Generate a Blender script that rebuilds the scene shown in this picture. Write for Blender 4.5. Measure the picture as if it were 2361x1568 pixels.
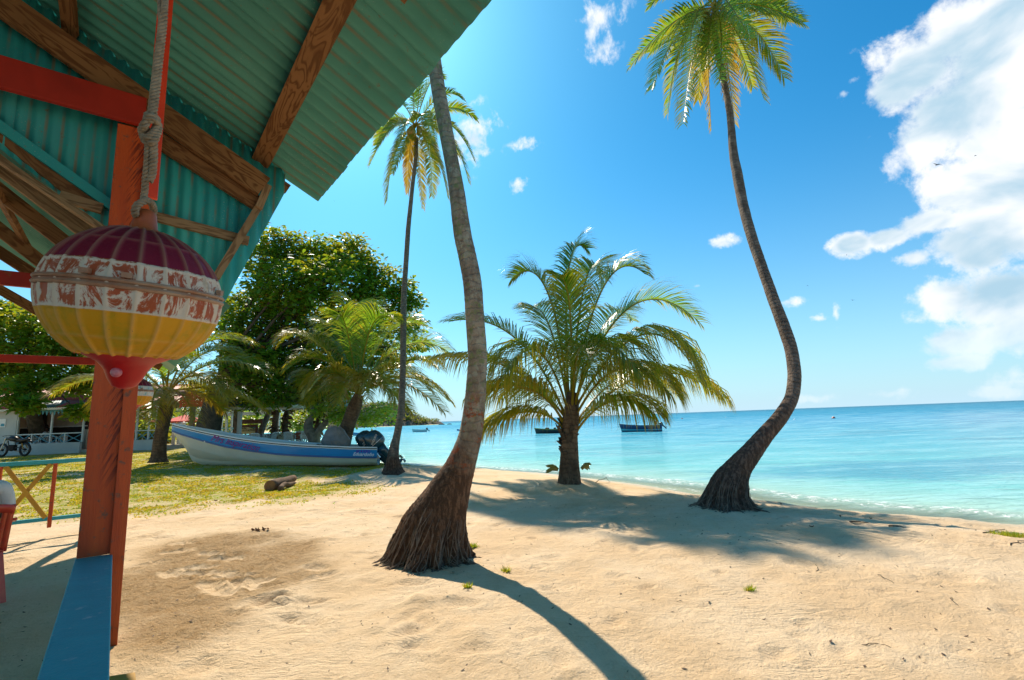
import bpy, math, random
import numpy as np
from mathutils import Vector, Matrix, Quaternion
rng = random.Random(7)
SC = bpy.context.scene
for _o in list(bpy.data.objects):
    bpy.data.objects.remove(_o)

# ------------------------------------------------------------------ camera, sky, sun, exposure
F = 1148.0            # focal length in the 2361 px wide survey picture
CAM_H = 1.4
PITCH, ROLL = math.radians(9.0), math.radians(2.09)
R0, U0 = Vector((1, 0, 0)), Vector((0, -math.sin(PITCH), math.cos(PITCH)))
CF = Vector((0, math.cos(PITCH), math.sin(PITCH)))
CR = R0*math.cos(ROLL) - U0*math.sin(ROLL)
CU = R0*math.sin(ROLL) + U0*math.cos(ROLL)
CAM = Vector((0, 0, CAM_H))
cd = bpy.data.cameras.new('camera'); cam = bpy.data.objects.new('camera', cd)
SC.collection.objects.link(cam); SC.camera = cam
cd.sensor_width = 36; cd.lens = F/2361*36; cd.clip_start = 0.05; cd.clip_end = 60000
m3 = Matrix((CR, CU, -CF)).transposed()
cam.matrix_world = Matrix.Translation(CAM) @ m3.to_4x4()

SUN_AZ, SUN_EL = math.radians(-21), math.radians(45.5)
SUND = Vector((math.sin(SUN_AZ)*math.cos(SUN_EL), math.cos(SUN_AZ)*math.cos(SUN_EL), math.sin(SUN_EL)))
sl = bpy.data.lights.new('sun', 'SUN'); sl.energy = 5.0; sl.angle = math.radians(0.53); sl.color = (1.0, 0.89, 0.72)
so = bpy.data.objects.new('sun', sl); SC.collection.objects.link(so)
so.rotation_euler = SUND.to_track_quat('Z', 'Y').to_euler(); so.location = (-8, 20, 30)

def ray(px, py):
    return CR*((px-1180.5)/F) + CU*((784-py)/F) + CF
def at_y(px, py, Y):
    r = ray(px, py); return CAM + r*(Y/r.y)
def at_z(px, py, z):
    r = ray(px, py); return CAM + r*((z-CAM_H)/r.z)
def at_plane(px, py, P, N):
    r = ray(px, py); return CAM + r*((P-CAM).dot(N)/r.dot(N))
def azel(px, py):
    r = ray(px, py).normalized(); return math.atan2(r.x, r.y), math.asin(r.z)

class NT:
    def __init__(s, tree): s.t = tree; s.n = tree.nodes; s.l = tree.links
    def new(s, typ, **kw):
        nd = s.n.new(typ)
        for k, v in kw.items(): setattr(nd, k, v)
        return nd
    def put(s, inp, v):
        if v is None: return
        if isinstance(v, bpy.types.NodeSocket): s.l.new(v, inp)
        else:
            if hasattr(inp.default_value, '__len__') and not isinstance(v, (int, float)):
                v = tuple(v)
                if len(inp.default_value) == 4 and len(v) == 3: v = v + (1,)
            inp.default_value = v
    def math(s, op, a, b=None, c=None, clamp=False):
        nd = s.new('ShaderNodeMath', operation=op, use_clamp=clamp)
        for i, v in enumerate((a, b, c)): s.put(nd.inputs[i], v)
        return nd.outputs[0]
    def vec(s, op, a, b=None):
        nd = s.new('ShaderNodeVectorMath', operation=op)
        s.put(nd.inputs[0], a)
        if b is not None: s.put(nd.inputs[1], b)
        return nd.outputs['Value' if op in ('LENGTH', 'DOT_PRODUCT', 'DISTANCE') else 'Vector']
    def mix(s, f, a, b, typ='MIX'):
        nd = s.new('ShaderNodeMix', data_type='RGBA', blend_type=typ)
        s.put(nd.inputs[0], f); s.put(nd.inputs[6], a); s.put(nd.inputs[7], b)
        return nd.outputs[2]
    def noise(s, vec=None, scale=5, detail=4, rough=.55, dist=0, out='Fac'):
        nd = s.new('ShaderNodeTexNoise'); s.put(nd.inputs['Vector'], vec); s.put(nd.inputs['Scale'], scale)
        s.put(nd.inputs['Detail'], detail); s.put(nd.inputs['Roughness'], rough); s.put(nd.inputs['Distortion'], dist)
        return nd.outputs[out]
    def voro(s, vec=None, scale=5, out='Distance', feature='F1'):
        nd = s.new('ShaderNodeTexVoronoi', feature=feature); s.put(nd.inputs['Vector'], vec); s.put(nd.inputs['Scale'], scale)
        return nd.outputs[out]
    def ramp(s, f, stops, interp='LINEAR'):
        nd = s.new('ShaderNodeValToRGB'); cr = nd.color_ramp; cr.interpolation = interp
        while len(cr.elements) > 1: cr.elements.remove(cr.elements[0])
        for i, (p, c) in enumerate(stops):
            e = cr.elements[0] if i == 0 else cr.elements.new(p)
            e.position = p; e.color = tuple(c)+(1,) if hasattr(c, '__len__') else (c, c, c, 1)
        s.put(nd.inputs[0], f); return nd.outputs[0]
    def step(s, f, a, b, lo=0., hi=1.):
        nd = s.new('ShaderNodeMapRange', interpolation_type='SMOOTHSTEP')
        for i, v in enumerate((f, a, b, lo, hi)): s.put(nd.inputs[i], v)
        return nd.outputs[0]
    def mapping(s, vec, scale=(1, 1, 1), rot=(0, 0, 0), loc=(0, 0, 0)):
        nd = s.new('ShaderNodeMapping'); s.put(nd.inputs['Vector'], vec)
        nd.inputs['Scale'].default_value = scale; nd.inputs['Rotation'].default_value = rot; nd.inputs['Location'].default_value = loc
        return nd.outputs[0]
    def coord(s, out='Object'): return s.new('ShaderNodeTexCoord').outputs[out]
    def attr(s, name, out='Fac'): return s.new('ShaderNodeAttribute', attribute_name=name).outputs[out]
    def bump(s, h, strength=.3, dist=.02, normal=None):
        nd = s.new('ShaderNodeBump'); s.put(nd.inputs['Height'], h)
        nd.inputs['Strength'].default_value = strength; nd.inputs['Distance'].default_value = dist
        if normal is not None: s.put(nd.inputs['Normal'], normal)
        return nd.outputs[0]

# world: Nishita sky with cumulus written into the sky by direction
W = bpy.data.worlds.new('World'); SC.world = W; W.use_nodes = True
N = NT(W.node_tree); N.n.clear()
sky = N.new('ShaderNodeTexSky', sky_type='NISHITA', sun_disc=False)
sky.sun_elevation = SUN_EL; sky.sun_rotation = SUN_AZ; sky.altitude = 0
sky.air_density = 1.0; sky.dust_density = 0.75; sky.ozone_density = 2.0
STR = 0.074
d = N.vec('NORMALIZE', N.coord('Generated'))
sep = N.new('ShaderNodeSeparateXYZ'); N.put(sep.inputs[0], d)
dx, dy, dz = sep.outputs
az = N.math('ARCTAN2', dx, dy); el = N.math('ARCSINE', dz)
cmb = N.new('ShaderNodeCombineXYZ'); N.put(cmb.inputs[0], az); N.put(cmb.inputs[1], el)
ae = cmb.outputs[0]
hs = N.new('ShaderNodeHueSaturation'); N.put(hs.inputs['Color'], sky.outputs[0]); hs.inputs['Saturation'].default_value = 1.38; hs.inputs['Hue'].default_value = 0.485
skyc = N.mix(1.0, hs.outputs[0], (0.47, 1.28, 1.50), 'MULTIPLY')
# big cumulus to the right, small puffs elsewhere: (px, py, rx, ry, weight)
BL = [(2330,60,300,190),(2200,70,170,120),(2120,150,120,110),(2065,205,105,75),(2030,140,60,45),(2200,260,190,130),(2350,330,260,180),
      (2130,330,110,90),(2070,380,45,50),(2200,430,130,90),(2330,520,230,110),(2130,515,110,40),(2050,545,80,30),
      (1965,562,62,34),(2260,580,120,60),(2290,200,200,220),(2300,430,160,160),(2110,595,50,24),(2200,560,90,50),(2330,690,230,100),(2180,690,110,60),(2120,730,70,40),
      (2190,790,90,52),(2320,770,160,60),(2200,835,100,24),(2350,880,60,14),
      (1378,45,55,48),(1385,110,34,38),(1362,80,42,40),(1090,320,75,62),(1135,345,62,34),(1180,335,45,16),(1193,420,28,22),(1665,558,50,16),
      (1965,185,36,20),(1945,215,22,16),(1820,698,26,11),(1927,722,11,26),(1893,734,26,12),(2335,862,40,20),(2300,905,70,13),(2040,910,80,13),(1890,918,70,10),(1605,660,20,8)]
fld = None
for (px, py, rx, ry) in BL:
    a0, e0 = azel(px, py); a1, _ = azel(px+rx, py); _, e1 = azel(px, py-ry)
    v = N.vec('MULTIPLY', N.vec('SUBTRACT', ae, (a0, e0, 0)), (1/max(abs(a1-a0), 1e-3), 1/max(abs(e1-e0), 1e-3), 0))
    w_ = .42 if max(rx, ry) < 90 and not (1900 < px < 2150 and 400 < py < 640) else 1.0
    if py > 850: w_ = .38
    f = N.math('MULTIPLY', N.math('SUBTRACT', 1.0, N.vec('LENGTH', v)), w_)
    if fld is None: fld = f
    else:
        nd = N.new('ShaderNodeMath', operation='SMOOTH_MAX'); N.put(nd.inputs[0], fld); N.put(nd.inputs[1], f); nd.inputs[2].default_value = .12
        fld = nd.outputs[0]
nz = N.noise(ae, 11, 9, .62, .3); nz2 = N.noise(N.vec('ADD', ae, (3, 1, 0)), 34, 6, .6, .2)
fld = N.math('MAXIMUM', fld, -1.0)
nz3 = N.noise(N.vec('ADD', ae, (9, 4, 0)), 90, 4, .6, .2)
nn = N.math('ADD', N.math('MULTIPLY', N.math('SUBTRACT', nz, .5), 2.6), N.math('MULTIPLY', N.math('SUBTRACT', nz2, .5), 1.05))
nn = N.math('ADD', nn, N.math('MULTIPLY', N.math('SUBTRACT', nz3, .5), .35))
den = N.math('ADD', fld, N.math('MULTIPLY', nn, N.math('SUBTRACT', 1.0, N.math('MULTIPLY', N.math('MINIMUM', N.math('MAXIMUM', fld, 0.0), 1.0), .8))))
ca = N.step(den, -.02, .58)
ca = N.math('MULTIPLY', ca, N.step(fld, -.5, .02))
# light and shade inside the cloud: thicker, lower parts greyer
dn2 = N.noise(N.vec('ADD', N.mapping(ae, (1, 1.7, 1)), (7, 2, 0)), 5.5, 5, .5, .4)
sh = N.step(dn2, .36, .66)
ccol = N.mix(N.math('MULTIPLY', sh, N.step(fld, .08, .6)), (0.78, 0.785, 0.79), (0.33, 0.49, 0.60))
low = N.step(el, .0, .16)
ca = N.math('MULTIPLY', ca, N.math('ADD', N.math('MULTIPLY', low, .62), .36))
cs = N.vec('MULTIPLY', ccol, (1/STR, 1/STR, 1/STR))
# pale band just above the sea
hb = N.math('POWER', N.math('SUBTRACT', 1.0, N.math('MINIMUM', N.math('MAXIMUM', N.math('MULTIPLY', el, 1.5), 0.0), 1.0)), 3.0)
skyc = N.mix(N.math('MULTIPLY', hb, .9), skyc, (.46/STR, .63/STR, .75/STR))
fin = N.mix(ca, skyc, cs)
bg = N.new('ShaderNodeBackground'); N.put(bg.inputs[0], fin); bg.inputs[1].default_value = STR
wo = N.new('ShaderNodeOutputWorld'); N.l.new(bg.outputs[0], wo.inputs[0])
SC.view_settings.view_transform = 'Standard'; SC.view_settings.look = 'None'
SC.view_settings.exposure = 0.50; SC.view_settings.gamma = 1
SC.cycles.use_denoising = True
SC.cycles.max_bounces = 8; SC.cycles.transparent_max_bounces = 12

# ------------------------------------------------------------------ helpers
def link(o): SC.collection.objects.link(o); return o
def tag(o, label=None, cat=None, group=None, kind=None):
    if label: o['label'] = label
    if cat: o['category'] = cat
    if group: o['group'] = group
    if kind: o['kind'] = kind
    return o
def thing(name, loc, label, cat, group=None, rz=0):
    o = bpy.data.objects.new(name, None); link(o); o.location = loc; o.rotation_euler = (0, 0, rz)
    o.empty_display_size = .2
    o['_m'] = 1
    del o['_m']
    bpy.context.view_layer.update() if False else None
    o.matrix_world = Matrix.Translation(Vector(loc)) @ Matrix.Rotation(rz, 4, 'Z')
    return tag(o, label, cat, group)
def gmat(o):
    M = Matrix.Translation(o.location) @ o.rotation_euler.to_matrix().to_4x4()
    M = M @ Matrix.Diagonal((*o.scale, 1))
    if o.parent: M = gmat(o.parent) @ o.matrix_parent_inverse @ M
    return M
class MB:
    def __init__(s): s.v = []; s.f = []; s.a = {}
    def add(s, vs, fs, **attrs):
        b = len(s.v); s.v.extend(tuple(p) for p in vs); s.f.extend(tuple(i+b for i in f) for f in fs)
        for k, val in attrs.items():
            L = s.a.setdefault(k, []); L.extend([0.0]*(b-len(L)))
            L.extend(val if hasattr(val, '__len__') else [val]*len(vs))
        return b
    def box(s, c, ax, ay, az_):     # half axes
        c = Vector(c); ax = Vector(ax); ay = Vector(ay); az_ = Vector(az_)
        vs = [c+ax*i+ay*j+az_*k for i in (-1, 1) for j in (-1, 1) for k in (-1, 1)]
        s.add(vs, [(0,1,3,2),(4,6,7,5),(0,4,5,1),(2,3,7,6),(0,2,6,4),(1,5,7,3)])
    def bar(s, a, b, w, h, up=(0, 0, 1)):
        a = Vector(a); b = Vector(b); t = (b-a).normalized(); up = Vector(up)
        sd = t.cross(up)
        if sd.length < 1e-4: sd = t.cross(Vector((1, 0, 0)))
        sd.normalize(); n = sd.cross(t).normalized()
        s.box((a+b)/2, (b-a)/2, sd*w/2, n*h/2)
    def tube(s, pts, rad, n=8, cap=True, **attrs):
        pts = [Vector(p) for p in pts]
        if not hasattr(rad, '__len__'): rad = [rad]*len(pts)
        vs = []; ref = None
        for i, p in enumerate(pts):
            t = (pts[min(i+1, len(pts)-1)]-pts[max(i-1, 0)])
            t = t.normalized() if t.length > 1e-9 else Vector((0, 0, 1))
            if ref is None: ref = t.orthogonal().normalized()
            ref = (ref - t*ref.dot(t)); ref = ref.normalized() if ref.length > 1e-6 else t.orthogonal().normalized()
            bi = t.cross(ref)
            for k in range(n):
                a = 2*math.pi*k/n; vs.append(p + (ref*math.cos(a)+bi*math.sin(a))*rad[i])
        fs = [(i*n+k, i*n+(k+1) % n, (i+1)*n+(k+1) % n, (i+1)*n+k) for i in range(len(pts)-1) for k in range(n)]
        if cap: fs += [tuple(range(n))[::-1], tuple((len(pts)-1)*n+k for k in range(n))]
        at = {k: ([v[i//n] for i in range(len(vs))] if hasattr(v, '__len__') else v) for k, v in attrs.items()}
        s.add(vs, fs, **at)
    def lathe(s, prof, n=24, M=None, cap=False):
        vs = []
        for (r, z) in prof:
            for k in range(n):
                a = 2*math.pi*k/n; p = Vector((r*math.cos(a), r*math.sin(a), z)); vs.append(M @ p if M else p)
        fs = [(i*n+k, i*n+(k+1) % n, (i+1)*n+(k+1) % n, (i+1)*n+k) for i in range(len(prof)-1) for k in range(n)]
        if cap: fs += [tuple(range(n))[::-1], tuple((len(prof)-1)*n+k for k in range(n))]
        s.add(vs, fs)
    def ball(s, c, r, n=12, m=8, sc=(1, 1, 1)):
        c = Vector(c); prof = [(max(math.sin(math.pi*i/m), 1e-3), -math.cos(math.pi*i/m)) for i in range(m+1)]
        s.lathe([(a*r, b*r) for a, b in prof], n, Matrix.Translation(c) @ Matrix.Diagonal((*sc, 1)))
    def build(s, name, mat, parent=None, smooth=False, bevel=0, local=False):
        me = bpy.data.meshes.new(name); me.from_pydata(s.v, [], s.f)
        for k, L in s.a.items():
            L = L + [0.0]*(len(s.v)-len(L)); A = me.attributes.new(k, 'FLOAT', 'POINT'); A.data.foreach_set('value', L)
        if smooth: me.polygons.foreach_set('use_smooth', [True]*len(me.polygons))
        me.materials.append(mat); me.update()
        o = bpy.data.objects.new(name, me); link(o)
        if parent is not None:
            o.parent = parent
            if not local: o.matrix_parent_inverse = gmat(parent).inverted()
        if bevel:
            b = o.modifiers.new('bevel', 'BEVEL'); b.width = bevel; b.segments = 2; b.limit_method = 'ANGLE'; b.harden_normals = False
        return o
def catmull(P, n):
    P = [np.array(p, float) for p in P]; P = [2*P[0]-P[1]]+P+[2*P[-1]-P[-2]]; out = []
    segs = len(P)-3
    for j in range(n):
        t = j/(n-1)*segs; i = min(int(t), segs-1); t -= i
        a, b, c, d_ = P[i:i+4]
        out.append(.5*((2*b)+(c-a)*t+(2*a-5*b+4*c-d_)*t*t+(3*b-a-3*c+d_)*t**3))
    return out
def vnoise(x, y, seed=0):
    xi = np.floor(x).astype(np.int64); yi = np.floor(y).astype(np.int64); xf = x-xi; yf = y-yi
    def h(a, b):
        n = (a*374761393 + b*668265263 + seed*1442695041) & 0x7fffffff
        n = ((n ^ (n >> 13))*1274126177) & 0x7fffffff
        return ((n ^ (n >> 16)) & 0xffff)/65535.0
    u = xf*xf*(3-2*xf); v = yf*yf*(3-2*yf)
    return (h(xi, yi)*(1-u)+h(xi+1, yi)*u)*(1-v)+(h(xi, yi+1)*(1-u)+h(xi+1, yi+1)*u)*v
def fbm(x, y, seed=0, o=4):
    s = 0; a = .5
    for i in range(o): s = s+a*vnoise(x*2**i+17.3*i, y*2**i+5.1*i, seed+i); a *= .5
    return s/(1-.5**o)
def sstep(x, a, b):
    t = np.clip((x-a)/(b-a), 0, 1); return t*t*(3-2*t)
def copy_tree(o, parent=None):
    c = o.copy(); link(c)
    if parent is not None: c.parent = parent
    for ch in [k for k in bpy.data.objects if k.parent == o]: copy_tree(ch, c)
    return c

# ------------------------------------------------------------------ materials
def mat(name, col, rough=.6, col2=None, nscale=6, var=.5, bump=0, bscale=40, bdist=.005, spec=.5, metal=0, stretch=None, sub=None, dirt=None, coat=0):
    m = bpy.data.materials.new(name); m.use_nodes = True; t = NT(m.node_tree)
    b = t.n['Principled BSDF']; co = t.coord('Object')
    if stretch: co = t.mapping(co, stretch)
    c = col
    if col2 is not None:
        f = t.step(t.noise(co, nscale, 5, .6, .4), .5-var*.5, .5+var*.5); c = t.mix(f, col, col2)
    if dirt:
        f2 = t.step(t.noise(t.coord('Object'), dirt[1], 6, .65), dirt[2], dirt[2]+.12); c = t.mix(f2, c, dirt[0])
    t.put(b.inputs['Base Color'], c); b.inputs['Roughness'].default_value = rough
    b.inputs['Specular IOR Level'].default_value = spec; b.inputs['Metallic'].default_value = metal
    if coat: b.inputs['Coat Weight'].default_value = coat
    if bump: t.put(b.inputs['Normal'], t.bump(t.noise(co, bscale, 6, .6), bump, bdist))
    return m
def wood(name, c1, c2, stretch=(18, 18, 1.2), rough=.7, ring=3.0, spec=.2):
    m = bpy.data.materials.new(name); m.use_nodes = True; t = NT(m.node_tree); b = t.n['Principled BSDF']
    g = t.attr('grain', 'Vector')
    n = t.noise(t.mapping(g, (.9, 5, 5)), 2.0, 3, .5, .8)
    w = t.math('FRACT', t.math('MULTIPLY', n, ring*2.2))
    w = t.math('ABSOLUTE', t.math('SUBTRACT', w, .5)); f = t.step(w, .04, .32)
    c = t.mix(f, c2, c1); f3 = t.noise(g, 1.3, 4, .6)
    c = t.mix(t.step(f3, .35, .7, 0, .55), c, tuple(x*.55 for x in c1))
    t.put(b.inputs['Base Color'], c); b.inputs['Roughness'].default_value = rough; b.inputs['Specular IOR Level'].default_value = spec
    fine = t.noise(t.mapping(g, (2, 60, 60)), 4, 4, .6)
    t.put(b.inputs['Normal'], t.bump(t.math('ADD', fine, f), .35, .003))
    return m
def leafmat(name, green, yellow, trans=.45, rough=.38, gloss=.5, brown=(.22, .10, .03)):
    m = bpy.data.materials.new(name); m.use_nodes = True; t = NT(m.node_tree); b = t.n['Principled BSDF']; out = t.n['Material Output']
    tint = t.attr('tint'); c = t.mix(t.step(tint, 0, .6), green, yellow); c = t.mix(t.step(tint, .62, 1.0), c, brown)
    t.put(b.inputs['Base Color'], c); b.inputs['Roughness'].default_value = rough; b.inputs['Specular IOR Level'].default_value = gloss
    tr = t.new('ShaderNodeBsdfTranslucent'); t.put(tr.inputs[0], t.mix(.65, c, t.mix(t.step(tint, 0, .7), (.36, .60, .025), (.90, .55, .02))))
    mx = t.new('ShaderNodeMixShader'); mx.inputs[0].default_value = trans
    t.l.new(b.outputs[0], mx.inputs[1]); t.l.new(tr.outputs[0], mx.inputs[2]); t.l.new(mx.outputs[0], out.inputs[0])
    return m
M = {}
M['palm'] = leafmat('palm_leaf', (.050, .18, .010), (.30, .24, .015), .42, .30, .6)
M['palm_dry'] = leafmat('palm_leaf_dry', (.20, .14, .03), (.45, .26, .05), .35, .4, .4)
M['almond'] = leafmat('almond_leaf', (.040, .155, .012), (.09, .24, .014), .42, .42, .35, (.45, .12, .02))
M['almond_light'] = leafmat('light_leaf', (.12, .30, .03), (.30, .42, .04), .5, .4, .4, (.45, .2, .02))
M['rachis'] = mat('palm_rachis', (.34, .27, .05), .45, (.42, .20, .04), 3, .6)
M['bark'] = mat('grey_bark', (.13, .10, .07), .9, (.05, .038, .027), 4, .5, .8, 14, .03, .2)
M['bark_pale'] = mat('pale_bark', (.30, .25, .19), .85, (.13, .10, .075), 4, .5, .8, 18, .02, .2)
M['coconut'] = mat('coconut_husk', (.35, .18, .04), .5, (.22, .22, .04), 3, .4)
M['red_paint'] = mat('red_paint', (.40, .022, .008), .5, (.26, .014, .005), 3, .5, .25, 60, .002, .3, dirt=((.22, .06, .02), 7, .63))
M['red_bright'] = mat('bright_red_paint', (.75, .055, .012), .42, (.58, .035, .01), 5, .4, .2, 60, .002, .4)
M['orange_paint'] = mat('orange_red_paint', (.58, .090, .011), .5, (.40, .048, .008), 2.5, .6, .9, 26, .006, .35, stretch=(4, 4, .35), dirt=((.17, .07, .04), 16, .575))
M['yellow_paint'] = mat('yellow_paint', (.55, .30, .03), .5, (.42, .20, .02), 4, .5, .2, 60, .002, .3)
M['blue_rail'] = mat('blue_rail_paint', (.005, .32, .42), .5, (.010, .40, .50), 3, .6, .8, 30, .004, .4, stretch=(2.2, 2.2, 2.2), dirt=((.22, .50, .56), 9, .60))
M['cyan_rail'] = mat('cyan_rail_paint', (.03, .30, .36), .5, (.05, .36, .40), 6, .5, .2, 60, .002, .3)
M['wood'] = wood('roof_timber', (.24, .115, .045), (.115, .045, .014))
M['wood_grey'] = wood('weathered_timber', (.30, .19, .10), (.16, .09, .045))
M['white_wall'] = mat('white_wall', (.60, .60, .56), .8, (.48, .50, .48), 1.2, .5, .3, 20, .01)
M['cream_wall'] = mat('cream_wall', (.55, .50, .40), .8, (.42, .39, .32), 2, .5, .3, 20, .01)
M['white_paint'] = mat('white_paint', (.72, .74, .70), .5, (.58, .62, .60), 3, .5)
M['plastic_white'] = mat('white_plastic', (.75, .76, .74), .35, spec=.5)
M['plastic_red'] = mat('red_plastic', (.55, .015, .015), .32, (.62, .10, .03), 9, .8, spec=.6)
M['black'] = mat('black_rubber', (.012, .012, .013), .5)
M['dark'] = mat('dark_interior', (.02, .018, .016), .9)
M['brown_board'] = mat('brown_board', (.09, .03, .015), .6)
M['teal_frame'] = mat('blue_lattice', (.08, .34, .45), .6)
M['umbrella'] = mat('red_canvas', (.75, .10, .07), .8, (.60, .06, .05), 2, .5)
M['chrome'] = mat('worn_metal', (.45, .45, .45), .3, metal=1)
M['skin'] = mat('dark_skin', (.16, .075, .045), .5)
M['hair'] = mat('black_hair', (.012, .010, .009), .8)
M['shirt'] = mat('white_shirt', (.68, .72, .72), .8, (.55, .62, .62), 8, .5, .5, 9, .02)
M['trousers'] = mat('blue_trousers', (.05, .07, .12), .8)
M['text_magenta'] = mat('magenta_lettering', (.34, .0, .20), .5)
M['text_violet'] = mat('violet_lettering', (.12, .02, .45), .5)
M['text_white'] = mat('white_lettering', (.85, .85, .85), .5)
M['text_dark'] = mat('dark_lettering', (.05, .045, .02), .7)
M['rope'] = mat('old_rope', (.34, .27, .19), .9, (.20, .15, .10), 30, .5, .6, 300, .002, .2)
def corr_mat(name, c1, c2, rust=.0, rough=.6, dirtc=(.20, .15, .08)):
    m = bpy.data.materials.new(name); m.use_nodes = True; t = NT(m.node_tree); b = t.n['Principled BSDF']
    co = t.coord('Object'); f = t.noise(co, 1.3, 5, .6, .3); c = t.mix(t.step(f, .35, .65), c1, c2)
    g = t.attr('groove'); c = t.mix(t.math('MULTIPLY', t.step(g, .80, .97), t.step(t.noise(co, 2.0, 4, .6), .40, .62, 0, .75)), c, dirtc)
    sp = t.step(t.noise(co, 90, 3, .6), .62, .70); c = t.mix(t.math('MULTIPLY', sp, t.step(t.noise(co, 1.7, 3, .5), .45, .62, 0, .55)), c, (.42, .44, .36))
    if rust:
        r = t.step(t.noise(co, 28, 6, .75), .66-rust*.1, .72); c = t.mix(r, c, (.16, .055, .02))
    t.put(b.inputs['Base Color'], c); b.inputs['Roughness'].default_value = rough; b.inputs['Specular IOR Level'].default_value = .4
    t.put(b.inputs['Normal'], t.bump(t.noise(co, 60, 4, .6), .15, .002))
    return m
M['tin_green'] = corr_mat('green_tin', (.038, .20, .175), (.058, .25, .215), .55)
M['tin_teal'] = corr_mat('teal_tin', (.025, .33, .31), (.018, .27, .29), .65)
M['tin_pale'] = corr_mat('pale_green_tin', (.22, .36, .30), (.16, .32, .27), .2)
M['tin_pink'] = corr_mat('pink_tin', (.42, .075, .075), (.34, .06, .065), .2)
M['tin_white'] = corr_mat('white_tin', (.40, .30, .28), (.35, .24, .22), .2)
M['tin_blue'] = corr_mat('slate_blue_tin', (.045, .12, .15), (.06, .16, .17), .2)
M['tin_navy'] = corr_mat('navy_tin', (.02, .05, .10), (.03, .08, .13), .1)
# ------------------------------------------------------------------ the shore, the sand, the water
ZW = -0.5
def P2(px, py, z): p = at_z(px, py, z); return (p.x, p.y)
SH = [(60, -60), (22, -12), (13.5, 2.0)] + [P2(*q, ZW) for q in ((2420,1226),(2200,1206),(2000,1189),(1850,1172),(1700,1152),(1560,1130),(1430,1113),(1300,1100),(1120,1088),(1010,1080),(925,1076))]
SH += [(-8.6, 25.5), (-11.5, 29.5), (-14.8, 33.5), (-19.5, 38), (-27, 50), (-42, 76), (-72, 118), (-97, 150), (-103, 180), (-92, 215), (-104, 262), (-98, 300), (-44, 322), (-60, 345), (-140, 420), (-600, 900)]
POLY = np.array(SH + [(-900, 900), (-900, -60)])
def shore_dist(x, y):
    x = np.asarray(x, float); y = np.asarray(y, float)
    d2 = np.full(x.shape, 1e18); inside = np.zeros(x.shape, bool)
    S = np.array(SH)
    for i in range(len(S)-1):
        a = S[i]; b = S[i+1]; ab = b-a; t = np.clip(((x-a[0])*ab[0]+(y-a[1])*ab[1])/(ab@ab), 0, 1)
        d2 = np.minimum(d2, (x-a[0]-ab[0]*t)**2+(y-a[1]-ab[1]*t)**2)
    n = len(POLY)
    for i in range(n):
        x1, y1 = POLY[i]; x2, y2 = POLY[(i+1) % n]
        c = ((y1 > y) != (y2 > y)) & (x < (x2-x1)*(y-y1)/(y2-y1+1e-12)+x1); inside ^= c
    d = np.sqrt(d2); return np.where(inside, d, -d)
MOUNDS = []
def land(x, y, sd=None, fine=True):
    x = np.asarray(x, float); y = np.asarray(y, float)
    if sd is None: sd = shore_dist(x, y)
    w = sd + (fbm(x*.5, y*.5, 5, 3)-.5)*.8
    z = np.where(w > 0, ZW + (-ZW)*(1-(1-np.clip(w/3.9, 0, 1))**1.7), ZW + .11*np.clip(w, -30, 0))
    z = z + (.20*sstep(y, 17.0, 25.0)*sstep(-x, 6, 13)+.26*sstep(y, 9, 15)*sstep(-x, 4.5, 10.5))*sstep(sd, 0, 5)
    if fine:
        f = sstep(sd, -.3, 1.6)
        z = z + f*((fbm(x*.55, y*.55, 11, 3)-.5)*.10 + (fbm(x*3.1, y*3.1, 3, 3)-.5)*.028 + (fbm(x*11, y*11, 9, 2)-.5)*.009)
    for (mx, my, r, h) in MOUNDS:
        z = z + h*np.exp(-((x-mx)**2+(y-my)**2)/(r*r))
    return z
def gz(x, y): return float(land(np.array([x]), np.array([y]))[0])
def on_ground(px, py):
    z = 0
    for _ in range(12):
        p = at_z(px, py, z); z = .5*z+.5*gz(p.x, p.y)
    p = at_z(px, py, z); return p
for (px, py, r, h) in ((1315,1116,1.1,.10), (905,1092,1.0,.20), (1680,1172,.9,.04), (985,1290,.7,.03)):
    p = on_ground(px, py); MOUNDS.append((p.x, p.y, r, h))

def grid_coords(dense_lo, dense_hi, step, lo, hi, g=1.06):
    c = list(np.arange(dense_lo, dense_hi, step)); s = step
    while c[-1] < hi: s *= g; c.append(c[-1]+s)
    s = step; left = [dense_lo]
    while left[-1] > lo: s *= g; left.append(left[-1]-s)
    return np.array(left[:0:-1]+c)
def grid_mesh(name, xs, ys, zf, attrs, material, keep=None):
    X, Y = np.meshgrid(xs, ys); x = X.ravel(); y = Y.ravel()
    sd = shore_dist(x, y); z, at = zf(x, y, sd)
    nx, ny = len(xs), len(ys)
    i = np.arange(nx-1)[None, :]+nx*np.arange(ny-1)[:, None]; i = i.ravel()
    fc = np.stack([i, i+1, i+nx+1, i+nx], 1)
    if keep is not None:
        k = keep(x, y, sd); fc = fc[k[fc].any(1)]
        used = np.zeros(len(x), bool); used[fc.ravel()] = True; idx = np.cumsum(used)-1
        fc = idx[fc]; x, y, z = x[used], y[used], z[used]; at = {a: v[used] for a, v in at.items()}
    me = bpy.data.meshes.new(name)
    me.vertices.add(len(x)); me.vertices.foreach_set('co', np.stack([x, y, z], 1).ravel())
    me.loops.add(len(fc)*4); me.loops.foreach_set('vertex_index', fc.ravel().astype(np.int32))
    me.polygons.add(len(fc)); me.polygons.foreach_set('loop_start', np.arange(len(fc), dtype=np.int32)*4)
    me.polygons.foreach_set('use_smooth', np.ones(len(fc), bool))
    for a, v in at.items():
        A = me.attributes.new(a, 'FLOAT', 'POINT'); A.data.foreach_set('value', v.astype(np.float32))
    me.update(calc_edges=True); me.validate(); me.materials.append(material)
    o = bpy.data.objects.new(name, me); link(o); return o

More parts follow.
